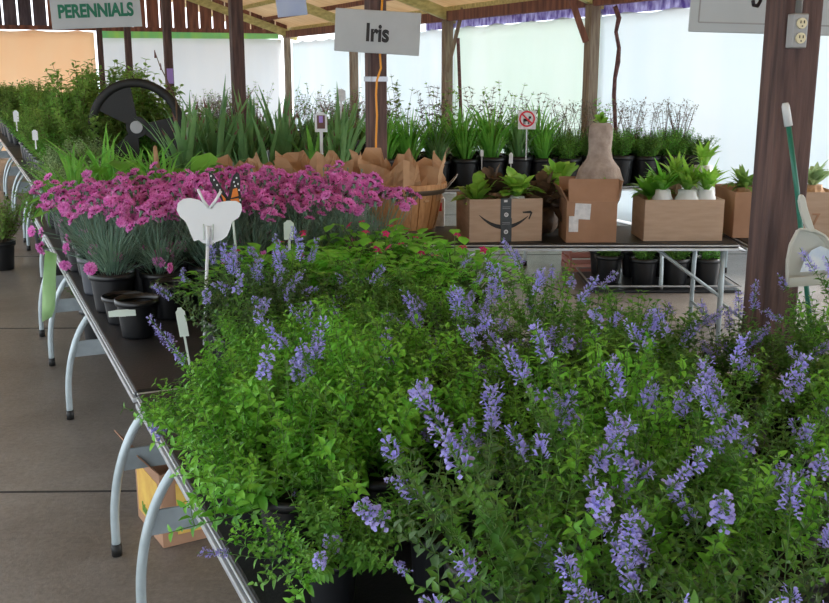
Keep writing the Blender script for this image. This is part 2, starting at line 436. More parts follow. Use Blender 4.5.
def rosette(mb, r, n, ls, k, p=(0,0,0), up=.5, w=.34):
    for i in range(n*2):
        a = 2*PI*i/n*1.6+r.uniform(-.3,.3)
        blade(mb, r, p, a, up*r.uniform(.1,1.3), ls*r.uniform(.6,1.1), ls*w*1.15, k, 2.0*r.random(), 9, twist=r.uniform(-.5,.5), spoon=w > .27, power=1.2)

# ------------------------------------------------------------------ floor
mb = MB(); mb.box((-2, 12, -.05), (46, 56, .1), 'floor'); struct(mb, 'floor')
mb = MB()   # control joints, sunk dark lines across the slab
for k in range(-2, 9):
    c = at(60, 494, 1).copy()
    base = Vector((-1.6, 4.12, 0))+Vector((0,1,0))*k*2.9
    mb.box((base.x+1, base.y, .0012), (24, .014, .0024), 'ink', Matrix.Rotation(.02, 3, 'Z'))
for k in range(-3, 5):
    p = Vector((k*3.0+.9, 9, .0012)); mb.box(p, (.012, 34, .0024), 'ink', Matrix.Rotation(.42, 3, 'Z'))
struct(mb, 'trim_1')

# ------------------------------------------------------------------ building
def wallX(D, off=0): return 7.914-.449*D+off
RW = [9.03, 12.75, 16.46, 20.3, 24.3]           # posts of the right hand wall
def bx_between(mb, a, b, w, h, k):
    a = Vector(a); b = Vector(b); d = b-a; L = d.length; x = d.normalized()
    y = Vector((0,0,1)).cross(x).normalized(); z = x.cross(y)
    R = Matrix((x, y, z)).transposed()
    mb.box((a+b)/2, (L, w, h), k, R)
PN = ['beyond the dark foreground post, just off to the right', 'rising behind the burlap wrapped plant', 'just right of the Iris sign', 'thin and far, left of the orange cord post', 'at the far corner of the white tarps']
for i, D in enumerate(RW):
    mb = MB(); mb.box((0,0,1.3), (.14,.14,2.6), 'postl')
    o = mb.build('wooden_post', loc=(wallX(D), D, 0), rot=(0,0,ROT_W), bevel=.008)
    tag(o, 'weathered grey-brown wooden wall post '+PN[i], 'post', 'posts of the tarp wall')
IP = [(790.5,50,3.45,.135,'dark weathered wooden post in the foreground with the power outlet'),
      (376,100,7.4,.125,'dark brown wooden post behind the Iris sign with an orange cord'),
      (237.5,60,10.6,.125,'dark wooden post rising out of the iris leaves left of centre'),
      (168.5,60,14.0,.105,'dark wooden post with a lilac tape patch behind the black wheel'),
      (129,60,17.4,.105,'thin far wooden post under the right end of the perennials sign'),
      (101,60,20.6,.105,'thinnest far wooden post at the edge of the peach tarp')]
IPX = []
for px, py, D, w, lb in IP:
    p = at(px, py, D); IPX.append((p.x, D))
    t = thing('wooden_post', lb, 'post', (p.x, D, 0), ROT_W if px < 700 else .17, 'roof posts along the middle')
    mb = MB(); mb.box((0,0,2.05), (w,w,4.1), 'post'); mb.build('post_shaft', t, bevel=.008)
    if px == 376:
        b = MB(); zz = at(376,79,D).z; b.box((0,0,zz), (w+.008,w+.008,.035), 'silver'); b.build('tape_band', t)
    if px == 168.5:
        b = MB(); b.box((0,-w/2-.002,at(168,76,D).z), (w*.8,.004,.2), 'lilac'); b.build('tape_patch', t)
# rafters, each a sloping timber from the middle posts to the tarp wall
RL = ['crossing above the back table at far right', 'running to the wall post behind the wrapped plant', 'yellowish, ending on the post right of the Iris sign', 'dark, passing behind the hanging blue sign', 'ending at the far corner of the tarps']
for i, D in enumerate(RW):
    mb = MB(); a = Vector((wallX(D), D, 2.68))+W*.25-Vector((0,0,.08)); b = Vector((wallX(D), D, 2.68))-W*4.75+Vector((0,0,1.58))
    bx_between(mb, a, b, .1, .17, 'raft'); 
    tag(mb.build('rafter', bevel=.005), 'sloping roof rafter '+RL[i], 'beam', 'roof rafters')
mb = MB(); bx_between(mb, (wallX(7), 7, 2.66), (wallX(24.5), 24.5, 2.66), .09, .15, 'board')
tag(mb.build('eave_beam'), 'long reddish brown eave beam above the white tarps', 'beam')
# roof deck: corrugated-looking planks with purlins
def roof(name, sgn):
    mb = MB(); n = 22
    for side_i in range(1): pass
    a0 = Vector((2.8+.449*12, -12, 4.42)); a1 = Vector((2.8-.449*25.4, 25.4, 4.42))
    off = (W*5.1-Vector((0,0,1.7))) if sgn > 0 else (-W*5.1-Vector((0,0,1.7)))
    V = [a0, a1, a1+off, a0+off]; up = Vector((0,0,.05))
    V += [v+up for v in V]
    mb.add(V, [(0,1,2,3),(7,6,5,4),(0,4,5,1),(1,5,6,2),(2,6,7,3),(3,7,4,0)], 'deck')
    for k in range(8):
        f = (k+.5)/8; bx_between(mb, a0+off*f-up*.9, a1+off*f-up*.9, .05, .08, 'raft' if k % 3 else 'board')
    return struct(mb, name)
roof('ceiling', 1); roof('ceiling', -1)
# tarps
def tarp(name, a, b, z0, z1, k, amp, label, group, seed, parts=None):
    r = random.Random(seed); a = Vector(a); b = Vector(b); d = (b-a); L = d.length; d.normalize(); nrm = Vector((-d.y, d.x, 0))
    nx = max(12, int(L*9)); nz = 12; V = []
    ph = [r.uniform(0,6) for _ in range(4)]
    for j in range(nz+1):
        t = j/nz
        for i in range(nx+1):
            x = L*i/nx
            o = amp*(math.sin(x*5.1+ph[0])*.5+math.sin(x*9.7+ph[1]+t)*.3+math.sin(x*2.3+ph[2]+t*2)*.6)*(1.1-.6*t)+amp*.35*math.sin(x*21+ph[3]+t*5)*(1-t)
            z = z0+(z1-z0)*t - (.035*abs(math.sin(PI*x/.9)) if j == nz else 0)
            V.append(a+d*x+nrm*o+Vector((0,0,z)))
    F = [(j*(nx+1)+i, j*(nx+1)+i+1, (j+1)*(nx+1)+i+1, (j+1)*(nx+1)+i) for j in range(nz) for i in range(nx)]
    mb = MB(); mb.add(V, F, k); o = mb.build(name, smooth=True)
    s = o.modifiers.new('thickness', 'SOLIDIFY'); s.thickness = .002
    return tag(o, label, 'tarp', group)
TL = ['bluish white hanging tarp behind the right end pots', 'milky white tarp between the two grey wall posts', 'white hanging tarp just right and left of the Iris post', 'bright white tarp at the far end of the side wall']
for i in range(4):
    D0, D1 = RW[i], RW[i+1]
    tarp('tarp', (wallX(D0,.12), D0, 0), (wallX(D1,.12), D1, 0), .02, 2.5, 'tarpw' if i != 1 else 'tarpg', .03, TL[i], 'white wall tarps', i)
mb = MB(); bx_between(mb, (wallX(9,.14), 9, 2.545), (wallX(17.5,.14), 17.5, 2.545), .01, .13, 'backdrop')  # strip added to fill the gap; its colours imitate branches and bright sky
tag(mb.build('backdrop_strip'), 'purple speckled strip above the white tarp, added in place of branches and sky', 'shade strip')
CR = Vector((wallX(24.3), 24.3, 0))
def ew(q, z=0, off=0): return CR - W*q + T*off + Vector((0,0,z))
tarp('tarp', ew(4.3,0,.1), ew(.1,0,.1), .02, 2.58, 'tarp', .05, 'white end wall tarp with a green band along its top', 'end wall tarps', 21)
mb = MB(); bx_between(mb, ew(4.3,2.60,.02), ew(.2,2.63,.02), .012, .15, 'strip')
tag(mb.build('tarp_strip'), 'light green strip of plastic along the top of the end tarp', 'plastic strip')
tarp('tarp', ew(9.2,0,.1), ew(4.35,0,.1), .02, 2.68, 'peach', .03, 'peach coloured tarp at the far left end', 'end wall tarps', 22)
mb = MB(); q = 0
while q < 9.6:
    k = 'board' if q < 5.3 else 'boardg'; ht = 2.2 if q < 4.7 else 1.4
    mb.box(ew(q+.13, 2.72+ht/2), (.262,.03,ht), k, Matrix.Rotation(ROT_W, 3, 'Z')); q += .295
bx_between(mb, ew(9.6,2.72), ew(-.1,2.72), .08, .09, 'board'); struct(mb, 'wall_back')
mb = MB()   # dark seams sewn down the peach tarp
for q in (5.45, 6.55, 7.5):
    bx_between(mb, ew(q,.1,-.02), ew(q,2.66,-.02), .02, .02, 'cardd')
tag(mb.build('batten'), 'thin upright battens holding the peach tarp', 'batten')
# diagonal braces and odd hanging bits by the tarp wall
def stick(pts, r, k, name, label, cat, n=6):
    b = MB(); b.tube(pts, r, k, n); return tag(b.build(name, smooth=True), label, cat)
b = MB(); bx_between(b, at(463,8,16.2), at(447,72,16.2), .06, .06, 'postl'); tag(b.build('brace'), 'thin slanted wooden brace at the post right of the Iris sign', 'brace')
b = MB(); bx_between(b, at(569,-8,12.5), at(586,42,12.5), .06, .07, 'board'); tag(b.build('brace'), 'dark diagonal brace leaning on the post behind the wrapped plant', 'brace')
b = MB(); bx_between(b, at(458,38,16.0), at(461,118,16.0), .05, .05, 'vine'); tag(b.build('stake'), 'thin reddish stake standing beside the far grey post', 'stake')
P = [at(617+x, y, 12.0) for x, y in ((-2,6),(2,18),(-1,32),(2,48),(1,62),(-2,78),(-3,95),(-2,118),(-1,140))]
stick(P, [.028,.03,.022,.024,.03,.024,.026,.024,.022], 'vine', 'vine', 'twisted brown vine hanging down in front of the white tarp', 'vine', 7)
b = MB(); P = [at(378+dx, y, 7.27) for dx, y in ((6,-30),(3,20),(2,55),(3,68),(-1,80),(-2,95),(-1,115),(-2,140),(-2,165))]
stick(P, .008, 'orange', 'extension_cord', 'orange extension cord running down the post under the Iris sign', 'cord')

# ------------------------------------------------------------------ signs
def text(s, k, size, parent, loc, rot, bold=.012, sx=1, name='lettering', depth=.002):
    cu = bpy.data.curves.new('t', 'FONT'); cu.body = s; cu.size = size; cu.align_x = 'CENTER'; cu.align_y = 'CENTER'; cu.offset = bold*size; cu.extrude = depth
    o = bpy.data.objects.new('t', cu); C.objects.link(o); dg = bpy.context.evaluated_depsgraph_get()
    me = bpy.data.meshes.new_from_object(o.evaluated_get(dg)); bpy.data.objects.remove(o)
    me.materials.clear(); me.materials.append(M[k])
    q = link(name, me, parent); q.location = loc; q.rotation_euler = rot; q.scale = (sx,1,1); return q
def signboard(label, p, w, h, k, roll=0, yaw=0, texts=(), wires=True):
    t = thing('hanging_sign', label, 'sign', p, 0); t.rotation_euler = (0, roll, yaw)
    b = MB(); b.box((0,0,0), (w,.012,h), k); b.build('sign_panel', t, bevel=.006)
    if wires:
        b = MB()
        for sx in (-1,1): b.tube([(sx*w*.44,0,h/2-.02),(sx*w*.44,0,h/2+.9)], .002, 'grey', 5)
        for sx in (-1,1): b.tube([(sx*w*.46,-.006,h/2-.02),(sx*w*.46,-.01,h/2-.02)], .006, 'pipe', 8)
        b.build('hanging_wire', t)
    for s, kk, size, x, z, bo, sx in texts:
        text(s, kk, size, t, (x,-.008,z), (PI/2,0,0), bo, sx)
    return t
D = 7.2; c = at(377.5,32,D)
signboard('grey sign reading Iris hung on the dark post', c, .595, .29, 'sign', math.radians(3.4), 0, [('Iris','black',.165,0,-.012,.035,.8)], False)
D = 9.2; c = at(94,-6,D)
signboard('grey sign with green letters reading SUN PERENNIALS', c, .80, .58, 'sign', math.radians(-2), 0, [('SUN','green',.15,.03,.055,.03,.95),('PERENNIALS','green',.155,.0,-.145,.04,.78)])
D = 9.5; c = at(289.5,-10,D)
signboard('small pale blue sign hanging from the roof', c, .275, .46, 'signb', math.radians(-6), .2)
D = 4.4; c = at(775,-15,D)
t = signboard('large blank-bottomed grey sign hanging behind the foreground post', c, .70, .40, 'sign', math.radians(1.6), 0)
b = MB(); 
for z in (-.16,): b.box((0,-.007,z), (.62,.003,.006), 'grey')
for x in (-.31,.31): b.box((x,-.007,.0), (.006,.003,.32), 'grey')
b.build('border_line', t)
pc = Vector((IPX[0][0], 3.45, 0))
R0 = Matrix.Rotation(.12, 3, 'Z')

# foreground post fittings (post faces turned with the rows)
def postface(px, py, D=3.33): return at(px, py, D)
t = thing('electrical_outlet', 'grey metal outlet box with two ivory sockets on the dark post', 'outlet', at(797,31,3.345), .17)
b = MB(); b.box((0,0,0), (.05,.045,.108), 'grey'); b.build('outlet_box', t, bevel=.004)
b = MB()
for z in (-.021,.021):
    b.lathe([(.0001,.0),(.017,.0),(.018,-.004)], 'ivory', 20, (0,0,0))
b = MB()
for z in (-.023,.023):
    n = 16; V = [(math.cos(2*PI*i/n)*.017, y, z+math.sin(2*PI*i/n)*.017) for y in (-.029,-.02) for i in range(n)]
    b.add(V, [tuple(range(n))]+[(i,i+n,(i+1)%n+n,(i+1)%n) for i in range(n)], 'ivory')
    for sx in (-.006,.006): b.box((sx,-.03,z+.004), (.0025,.002,.009), 'ink')
    b.box((0,-.03,z-.009), (.004,.002,.004), 'ink')
b.build('socket', t)
b = MB(); b.tube([(0,0,.05),(0,.0,.6)], .011, 'grey', 10); b.build('conduit', t, smooth=True)
b = MB(); P = [at(760.5,-14,3.4)+Vector((0,-.0,0)), at(760.5,1,3.4), at(757.5,6,3.38), at(753.5,5,3.36), at(753,1,3.35)]
tag(b.build('hook') if False else (b.tube(P, .006, 'pipe', 8), b.build('hook', smooth=True))[1], 'black hook at the left side of the dark foreground post', 'hook')

# broom pole + dustpan hanging on the post
D = 3.24
t = thing('broom', 'green handled broom with a white grip leaning on the dark post', 'broom', (0,0,0))
b = MB(); b.tube([at(788,122,3.29), at(797,190,3.29), at(808,302,3.27), at(815,372,3.24)], .0085, 'ggreen', 10); b.build('handle', t, smooth=True)
b = MB(); b.tube([at(785.3,103,3.29), at(785.6,106,3.29), at(788.5,126,3.29)], [.009,.0125,.0135], 'white', 10); b.build('grip', t, smooth=True)
b = MB()
pe = at(815,372,3.24)
b.box(pe+Vector((.0,0,-.03)), (.24,.05,.05), 'white'); b.build('broom_head', t, bevel=.01)
b = MB(); rr = random.Random(4)
for i in range(160):
    x = rr.uniform(-.115,.115); y = rr.uniform(-.02,.02); q = pe+Vector((x,y,-.05)); b.tube([q, q+Vector((x*.25,rr.uniform(-.02,.02),-.13))], .0016, 'ggreen', 4, False)
b.build('bristles', t)
t = thing('dustpan', 'pale grey plastic dustpan hanging against the green broom pole', 'dustpan', at(812,250,3.18), .15); t.rotation_euler = (0,-.06,.0)
px2 = .00321
def dp(x, y): return ((x-812)*px2, (250-y)*px2)
body = [dp(799,228),(dp(806,229)),dp(814,230),dp(824,236),dp(833,246),dp(838,262),dp(841,284),(dp(788,286)),dp(788,262),dp(791,244)]
b = MB(); n = len(body)
V = [(x,0,z) for x,z in body]+[(x*.88+.002,.05,z*.9-.004) for x,z in body]
F = [tuple(range(2*n-1,n-1,-1))]+[(i,i+n,(i+1)%n+n,(i+1)%n) for i in range(n) if i != 6]
b.add(V, F, 'dust')
for i in range(n):
    if i != 6: a1 = body[i]; a2 = body[(i+1)%n]; b.tube([(a1[0],0,a1[1]),(a2[0],0,a2[1])], .0045, 'dust', 6)
b.build('pan', t, smooth=False)
b = MB(); fb = [dp(808,262),dp(815,252),dp(824,248),dp(832,252),dp(837,262),dp(838,273),dp(804,274)]; b.prism(fb, .028, .03, 'bluefilm'); b.build('film', t)  # pale bluish film patch laid inside the pan
b = MB(); fb = [dp(789,277),dp(841,276),dp(841,286),dp(788,287)]; b.prism(fb, -.004, .012, 'dust'); b.build('lip', t, bevel=.002)
b = MB(); P = [dp(808,232),dp(803,222),dp(799,210),dp(797,200),dp(798,194),dp(801,193),dp(804,197),dp(806,206),dp(810,218),dp(815,232)]
b.prism(P, -.004, .012, 'dust'); b.build('handle', t, bevel=.004)

# ------------------------------------------------------------------ tables
def table(label, c, ang, L, wd=.76, legs='arched', inset=.25, group=None, topk='ttop', name='folding_table', brace=False, z=TOP):
    t = thing(name, label, 'table', (c.x, c.y, 0), ang, group)
    b = MB(); b.box((0,0,z-.014), (L,wd,.028), topk); b.build('tabletop', t, bevel=.008)
    b = MB()
    for sy in (-1,1):
        b.box((0,sy*(wd/2-.006),z-.038), (L-.02,.03,.018), 'alu'); b.box((0,sy*(wd/2+.002),z-.014), (L-.01,.006,.009), 'alu')
    for sx in (-1,1):
        b.box((sx*(L/2-.006),0,z-.038), (.03,wd-.02,.018), 'alu'); b.box((sx*(L/2+.002),0,z-.014), (.006,wd-.01,.009), 'alu')
    b.build('edge_rail', t, bevel=.003)
    for sx in (-1,1):
        x = sx*(L/2-inset)
        for sy in (-1,1):
            b = MB(); h = wd/2
            if legs == 'arched': P = [(x,sy*(h-.24),z-.04),(x,sy*(h-.13),z-.12),(x,sy*(h-.03),z-.24),(x,sy*(h+.03),z-.38),(x,sy*(h+.06),z-.54),(x,sy*(h+.065),.03)]; r = .0165
            else: P = [(x,sy*(h-.07),z-.04),(x,sy*(h-.05),z-.3),(x,sy*(h-.05),.03)]; r = .0155
            if legs == 'arched':   # smooth the path
                Q = []
                for i in range(len(P)-1):
                    p0 = Vector(P[max(i-1,0)]); p1 = Vector(P[i]); p2 = Vector(P[i+1]); p3 = Vector(P[min(i+2,len(P)-1)])
                    for k in range(4):
                        u = k/4; Q.append(.5*((2*p1)+(p2-p0)*u+(2*p0-5*p1+4*p2-p3)*u*u+(3*p1-p0-3*p2+p3)*u**3))
                P = Q+[P[-1]]
            b.tube(P, r, 'legm', 12); lg = b.build('leg', t, smooth=True)
            b = MB(); e = P[-1]; b.tube([(e[0],e[1],.05),(e[0],e[1],0.001)], r*1.2, 'rubber', 12); b.build('foot_cap', lg, smooth=True)
        b = MB()
        if legs == 'arched': b.box((x,0,z-.36), (.012,wd+.05,.085), 'panel')
        else: b.tube([(x,-wd/2+.05,.2),(x,wd/2-.05,.2)], .011, 'legm', 8)
        b.build('leg_panel' if legs == 'arched' else 'crossbar', t, bevel=.003)
        if brace:
            b = MB()
            for sy in (-1,1):
                b = MB(); b.tube([(x,sy*(wd/2-.05),z-.36),(x-sx*.42,sy*(wd/2-.06),z-.05)], .011, 'legm', 8); b.build('brace', t, smooth=True)
    return t
def rowtable(label, s0, s1, w0, group, **k):
    c = sw((s0+s1)/2, w0+.38); return table(label, c, ROT_T, s1-s0-.02, .75, group=group, **k)
G = 'long rows of plant tables'
rowtable('black folding table with bright metal edge nearest the bottom left', -3.27, -.97, 0, G)
rowtable('folding table with metal edge and two arched legs over the box', -.95, 1.36, 0, G, inset=.3)
rowtable('folding table beyond the pinks under hostas and lilies', 1.38, 3.68, 0, G, inset=.75)
rowtable('middle folding table buried under the nearest catmint', -3.27, -.97, .77, G)
rowtable('middle folding table under the right half of the pinks', -.95, 1.36, .77, G)
rowtable('folding table under the catmint beside the dark foreground post', -4.2, -1.9, 1.54, G)
G2 = 'far left plant tables'
rowtable('far left table edge with black pots by the aisle', 4.6, 6.9, .15, G2)
rowtable('far left table farther on, under the tall bushy shrubs', 6.93, 9.23, .15, G2)
rowtable('farthest table of the left aisle', 9.26, 11.56, .15, G2)
rowtable('very distant left table under pale green shrubs', 11.6, 14.9, .15, G2)
rowtable('last distant table before the peach tarp', 14.95, 18.2, .15, G2)
rowtable('second far table carrying the black wheel', 4.6, 6.9, .92, G2)
rowtable('second far table of the left back', 6.93, 9.23, .92, G2)
table('long black table carrying the cardboard boxes', Vector((.98,6.64,0)), 0, 2.16, .76, 'straight', .08, 'tables across the back', brace=True)
table('black table behind the foreground post at the right', Vector((2.72,6.64,0)), 0, 1.2, .76, 'straight', .06, 'tables across the back')
table('short table under the bushel baskets and brown paper', Vector((-.75,6.66,0)), 0, 1.25, .76, 'straight', .1, 'tables across the back')
table('table under the clump of tall iris leaves', Vector((-1.2,8.1,0)), 0, 1.5, .72, 'straight', .1, 'tables across the back')
ga = math.atan2(.5, 3.2)
gd = Vector((math.cos(ga), math.sin(ga), 0)); gn = Vector((-gd.y, gd.x, 0)); G0 = Vector((-.42,9.2,0))
def gp(a, b, z=0): return G0+gd*a+gn*b+Vector((0,0,z))
table('back table with black pots of grassy leaves', gp(.85,.38), ga, 1.66, .76, 'arched', .2, 'tables by the tarp wall')
table('back table with herb pots near the white tarp', gp(2.55,.38), ga, 1.66, .76, 'arched', .2, 'tables by the tarp wall')
table('small table with pale arched legs seen under the box table', Vector((2.46,8.62,0)), 0, .95, .7, 'arched', .08, 'tables by the tarp wall')
table('distant table of seedlings behind the orange cord', Vector((-1.0,13.6,0)), ROT_T, 2.6, .8, 'straight', .1, 'tables by the tarp wall')
table('distant table of plants left of the far corner', Vector((-2.9,15.5,0)), ROT_T, 2.6, .8, 'straight', .1, 'tables by the tarp wall')

# ------------------------------------------------------------------ catmint mass
NV = dict(
  leafy=[nepeta(1,24,.28,.95,'nepb',1,.038), nepeta(2,24,.29,1.0,'nepb',2,.040), nepeta(9,26,.27,1.05,'nepb',1,.036)],
  green=[nepeta(3,15,.31,.95,'nep',2,.042,side=.45), nepeta(4,14,.33,1.0,'nep',4,.040,side=.45), nepeta(10,16,.34,.9,'nepb',3,.040,side=.4)],
  bloom=[nepeta(5,13,.31,1.0,'nepg',8,.032,side=.4), nepeta(6,12,.34,1.0,'nep',8,.035,side=.4), nepeta(11,12,.30,1.0,'nepg',9,.031,side=.35)],
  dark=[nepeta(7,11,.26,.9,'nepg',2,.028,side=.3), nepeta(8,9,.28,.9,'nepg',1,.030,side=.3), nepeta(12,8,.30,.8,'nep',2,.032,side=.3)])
TRAIL = [nepeta(13,24,.30,1.5,'nepb',2,.040), nepeta(14,22,.31,1.45,'nep',4,.038)]
LK = dict(leafy='bright leafy catmint, almost no blooms', green='green catmint with a few lilac spikes', bloom='catmint thick with lilac spikes', dark='shaded grey-green catmint')
GK = dict(leafy='bright leafy catmint pots', green='green catmint pots with few spikes', bloom='catmint pots in full bloom', dark='shaded catmint pots')
cnt = 0
r = random.Random(99)
ss = [-3.5+.235*i for i in range(13)]
for ri, s0 in enumerate(ss):
    ci = 0
    for wi in range(10):
        w0 = .13+.245*wi
        if w0 > 1.5 and s0 > -1.95: continue
        if w0 < .3 and (s0 > -1.55): continue
        if w0 < .3 and s0 < -2.6: continue
        if s0 > -.8 and w0 > .8: continue
        p = sw(s0+r.uniform(-.025,.025), w0+r.uniform(-.02,.02), TOP+.001)
        a, b = pix(p+Vector((0,0,.35)))
        if a < -70 or a > 900 or b > 760 or p.y < .55: continue
        u = r.random()
        if w0 < .65 and -2.5 < s0 < -1.1: kind = 'leafy' if u < .75 else 'green'
        elif w0 < .7 and s0 < -2.4: kind = 'dark' if s0 > -2.7 else 'bloom'
        elif s0 > -1.2: kind = 'bloom' if s0 > -1.0 and w0 < .8 and u < .85 else ('green' if u < .7 else 'dark')
        elif w0 > 1.45 and s0 > -2.45: kind = 'green' if u < .8 else 'bloom'
        elif w0 > 1.2 and s0 > -2.4: kind = 'green' if u < .5 else ('bloom' if u < .85 else 'dark')
        elif .65 < w0 < 1.3 and -2.3 < s0 < -.9: kind = 'dark' if u < .55 else ('green' if u < .7 else 'bloom')
        else: kind = 'bloom' if u < .42 else ('green' if u < .66 else 'dark')
        v = NV[kind][r.randrange(3)] if w0 > .25 else TRAIL[0 if kind == 'leafy' else 1]
        dist = p.y
        lb = '%s, %s from left edge, %s row from front' % (LK[kind], ORD[wi], ORD[ri])
        hs = .92 if w0 < .25 else 1.0
        if s0 > -1.7: hs *= .84
        if s0 > -1.0 and w0 < .8 and kind == 'bloom': hs *= 1.12
        if s0 > -1.3 and w0 > .8: hs *= .9
        if w0 > 1.45: hs *= .9
        if kind == 'dark': hs *= .76
        if kind == 'leafy': hs *= .96
        spawn(v, 'catmint_plant', lb, 'potted plant', p, r.uniform(0,6.28), hs*r.uniform(.92,1.08), GK[kind], (r.uniform(-.05,.05), r.uniform(-.05,.05)))
        cnt += 1
# fresh green plants with hot pink flowers between catmint and pinks
PV = [mound(31,90,.075,'prim',.14,.13,flowers=1), mound(32,100,.065,'prim',.15,.14,flowers=2), mound(33,80,.08,'prim',.12,.12,flowers=0)]
for ri, s0 in enumerate((-.42,-.18,.05,-.64)):
    for wi in range(6):
        w0 = .28+.235*wi
        if ri == 3 and wi < 3: continue
        if ri == 2 and wi < 3: continue
        if ri == 1 and wi < 2: continue
        if ri == 0 and wi < 1: continue
        k = r.choice([0,1,1,2])
        p = sw(s0+r.uniform(-.02,.02), w0+r.uniform(-.02,.02), TOP+.001)
        spawn(PV[k], 'flowering_potted_plant', 'fresh green plant with %s pink flowers, %s from left, %s row' % (['a few','some','no'][k], ORD[wi], ORD[ri]), 'potted plant', p, r.uniform(0,6.28), r.uniform(.88,1.0), 'bright green plants in front of the pinks')
# dianthus block
POTD = potspec(.093,.168)
DV = [dianthus(41,24,pot=POTD), dianthus(42,30,pot=POTD), dianthus(43,19,.31,pot=POTD), dianthus(44,26,.31,POTG)]
for ri in range(6):
    for wi in range(7):
        s0 = .30+.215*ri; w0 = .11+.218*wi
        if ri == 0 and wi in (1,): pass
        k = r.choice([0,1,2,1]) if not ((wi == 0 and ri == 2) or (wi == 6 and ri == 0)) else 3
        p = sw(s0+r.uniform(-.02,.02), w0+r.uniform(-.02,.02), TOP+.001)
        spawn(DV[k], 'pinks_plant', 'magenta pinks with grey-green leaves, %s from left, %s row from front' % (ORD[wi], ORD[ri]), 'potted plant', p, r.uniform(0,6.28), r.uniform(.98,1.1), 'pots of magenta pinks')
# trailing pinks at the front left pot
# empty black pots and tray by the table edge
for k, (s0, w0) in enumerate([(.06,.12),(.07,.33),(-.2,.14)]):
    spawn([('pot', potspec(.085,.12 if k == 0 else .16)[0][1], None, None)], 'empty_pot', ['low black pot at the metal table edge below the pinks','empty black pot beside the low pot under the pinks','black pot standing alone at the edge left of the violet spikes'][k], 'pot', sw(s0,w0,TOP+.001), 0, 1, None)

# ------------------------------------------------------------------ hostas, lilies beyond the pinks (table C)
HOSTA = [mound(51,16,.2,'broad',.17,.2,flowers=0), mound(52,14,.17,'broad',.15,.2,flowers=0)]
LILY = [irisplant(53,46,.42,.02,False,POT1,'grass',1.3,spread=.5), irisplant(54,40,.46,.022,False,POT1,'grass',1.1,spread=.45)]
IRIS = [irisplant(55,30,.68,.055), irisplant(56,28,.78,.058), irisplant(57,34,.62,.05)]
STRAP = [irisplant(58,14,.62,.055,False,POT1,'iris',1.2,spread=.5), irisplant(59,12,.58,.05,False,POT1,'grass',1.3,spread=.55)]
PALE = [bushy(60,26,.2,'pale',.03,POT1,.15,.7,'nstem',.022)]
for ri, s0 in enumerate((1.75,2.0,2.3,2.65,3.05,3.4)):
    for wi, w0 in enumerate((.14,.38,.62)):
        k = r.random(); p = sw(s0, w0+r.uniform(-.02,.02), TOP+.001)
        if ri < 2: sp_, nm, lb, cc = (HOSTA[wi % 2], 'hosta', 'broad-leaved hosta just behind the pinks', 'hostas behind the pinks') if wi == 1 else (LILY[wi % 2], 'daylily', 'arching daylily leaves just behind the pinks', 'daylilies behind the pinks')
        elif ri < 4: sp_, nm, lb, cc = (LILY[wi % 2], 'daylily', 'bright grassy daylily in front of the black wheel', 'daylilies before the wheel') if wi else (PALE[0], 'silvery_potted_plant', 'silvery fine-leaved plant at the aisle edge', 'silvery aisle plants')
        else: sp_, nm, lb, cc = (PALE[0], 'silvery_potted_plant', 'silvery fine-leaved plant near the wheel', 'silvery plants near the wheel')
        spawn(sp_, nm, '%s, %s from aisle, %s row' % (lb, ORD[wi], ORD[ri]), 'potted plant', p, r.uniform(0,6), r.uniform(1.2,1.4), cc)
# big hosta leaf in front with a pinkish stake
hb = MB(); rosette(hb, random.Random(61), 4, .34, 'broad', (0,0,.24), .4, .5)
spawn(list(POT1)+[('foliage', hb.mesh('foliage', True), None, None)], 'hosta', 'large bright hosta leaf standing up behind the pinks', 'potted plant', sw(1.75,.80,TOP), 1.2, 1.1)
b = MB(); b.tube([at(157,168,6.0), at(155,146,6.0)], [.02,.012], 'kraft', 6); tag(b.build('rolled_leaf', smooth=True), 'rolled tan dry leaf beside the large hosta leaf', 'leaf')
spawn(STRAP[0], 'strap_leaved_plant', 'plant with long wide arching leaves in front of the irises', 'potted plant', Vector((-1.15,7.9,TOP)), .4, 1.1)
spawn(STRAP[1], 'strap_leaved_plant', 'light green strap leaves beside the iris picture tag', 'potted plant', Vector((-.78,7.9,TOP)), 2, 1.05)
n = 0
for ri, y in enumerate((7.93,8.13,8.33)):
    for wi in range(6):
        x = -1.82+.245*wi
        if ri == 0 and wi in (3,4): continue
        spawn(IRIS[(wi+ri) % 3], 'iris_plant', 'tall iris with sword leaves and purplish tips, %s from left, %s row' % (ORD[wi], ORD[ri]), 'potted plant', Vector((x+r.uniform(-.02,.02), y, TOP+.001)), r.uniform(0,6), r.uniform(.9,1.1), 'tall irises behind the pinks')
# more irises / foliage directly left, on the second column (behind the wheel: shrubs)
SHR = [bushy(62,24,.55,'shrub',.085), bushy(63,26,.6,'shrub',.075,lean=.6), bushy(64,26,.45,'grass',.06,lean=.7)]
for ri in range(11):
    for wi in range(5):
        s0 = 4.8+.43*ri; w0 = .32+.3*wi
        if s0 < 5.6 and wi >= 2: continue
        if s0 > 9.1 and wi > 2: continue
        p = sw(s0, w0, TOP+.001)
        if s0 < 5.6: v, lb, cc = PALE[0], 'low silvery-green plant in a dark pot on the far left table', 'low silvery pots far left'
        else: v, lb, cc = SHR[(ri+wi) % 3], 'dark green bushy shrub on the far left tables', 'bushy shrubs far left'
        tall = 1.0 if s0 < 5.6 else (1.35 if (ri in (3,4,5) and wi in (1,2,3)) else .95)
        spawn(v, 'potted_shrub' if s0 >= 5.6 else 'silvery_potted_plant', '%s, %s across, %s row' % (lb, ORD[wi], ORD[ri]), 'potted plant', p, r.uniform(0,6), tall*r.uniform(.85,1.1)*(1.35 if s0 < 5.6 else 1), cc)

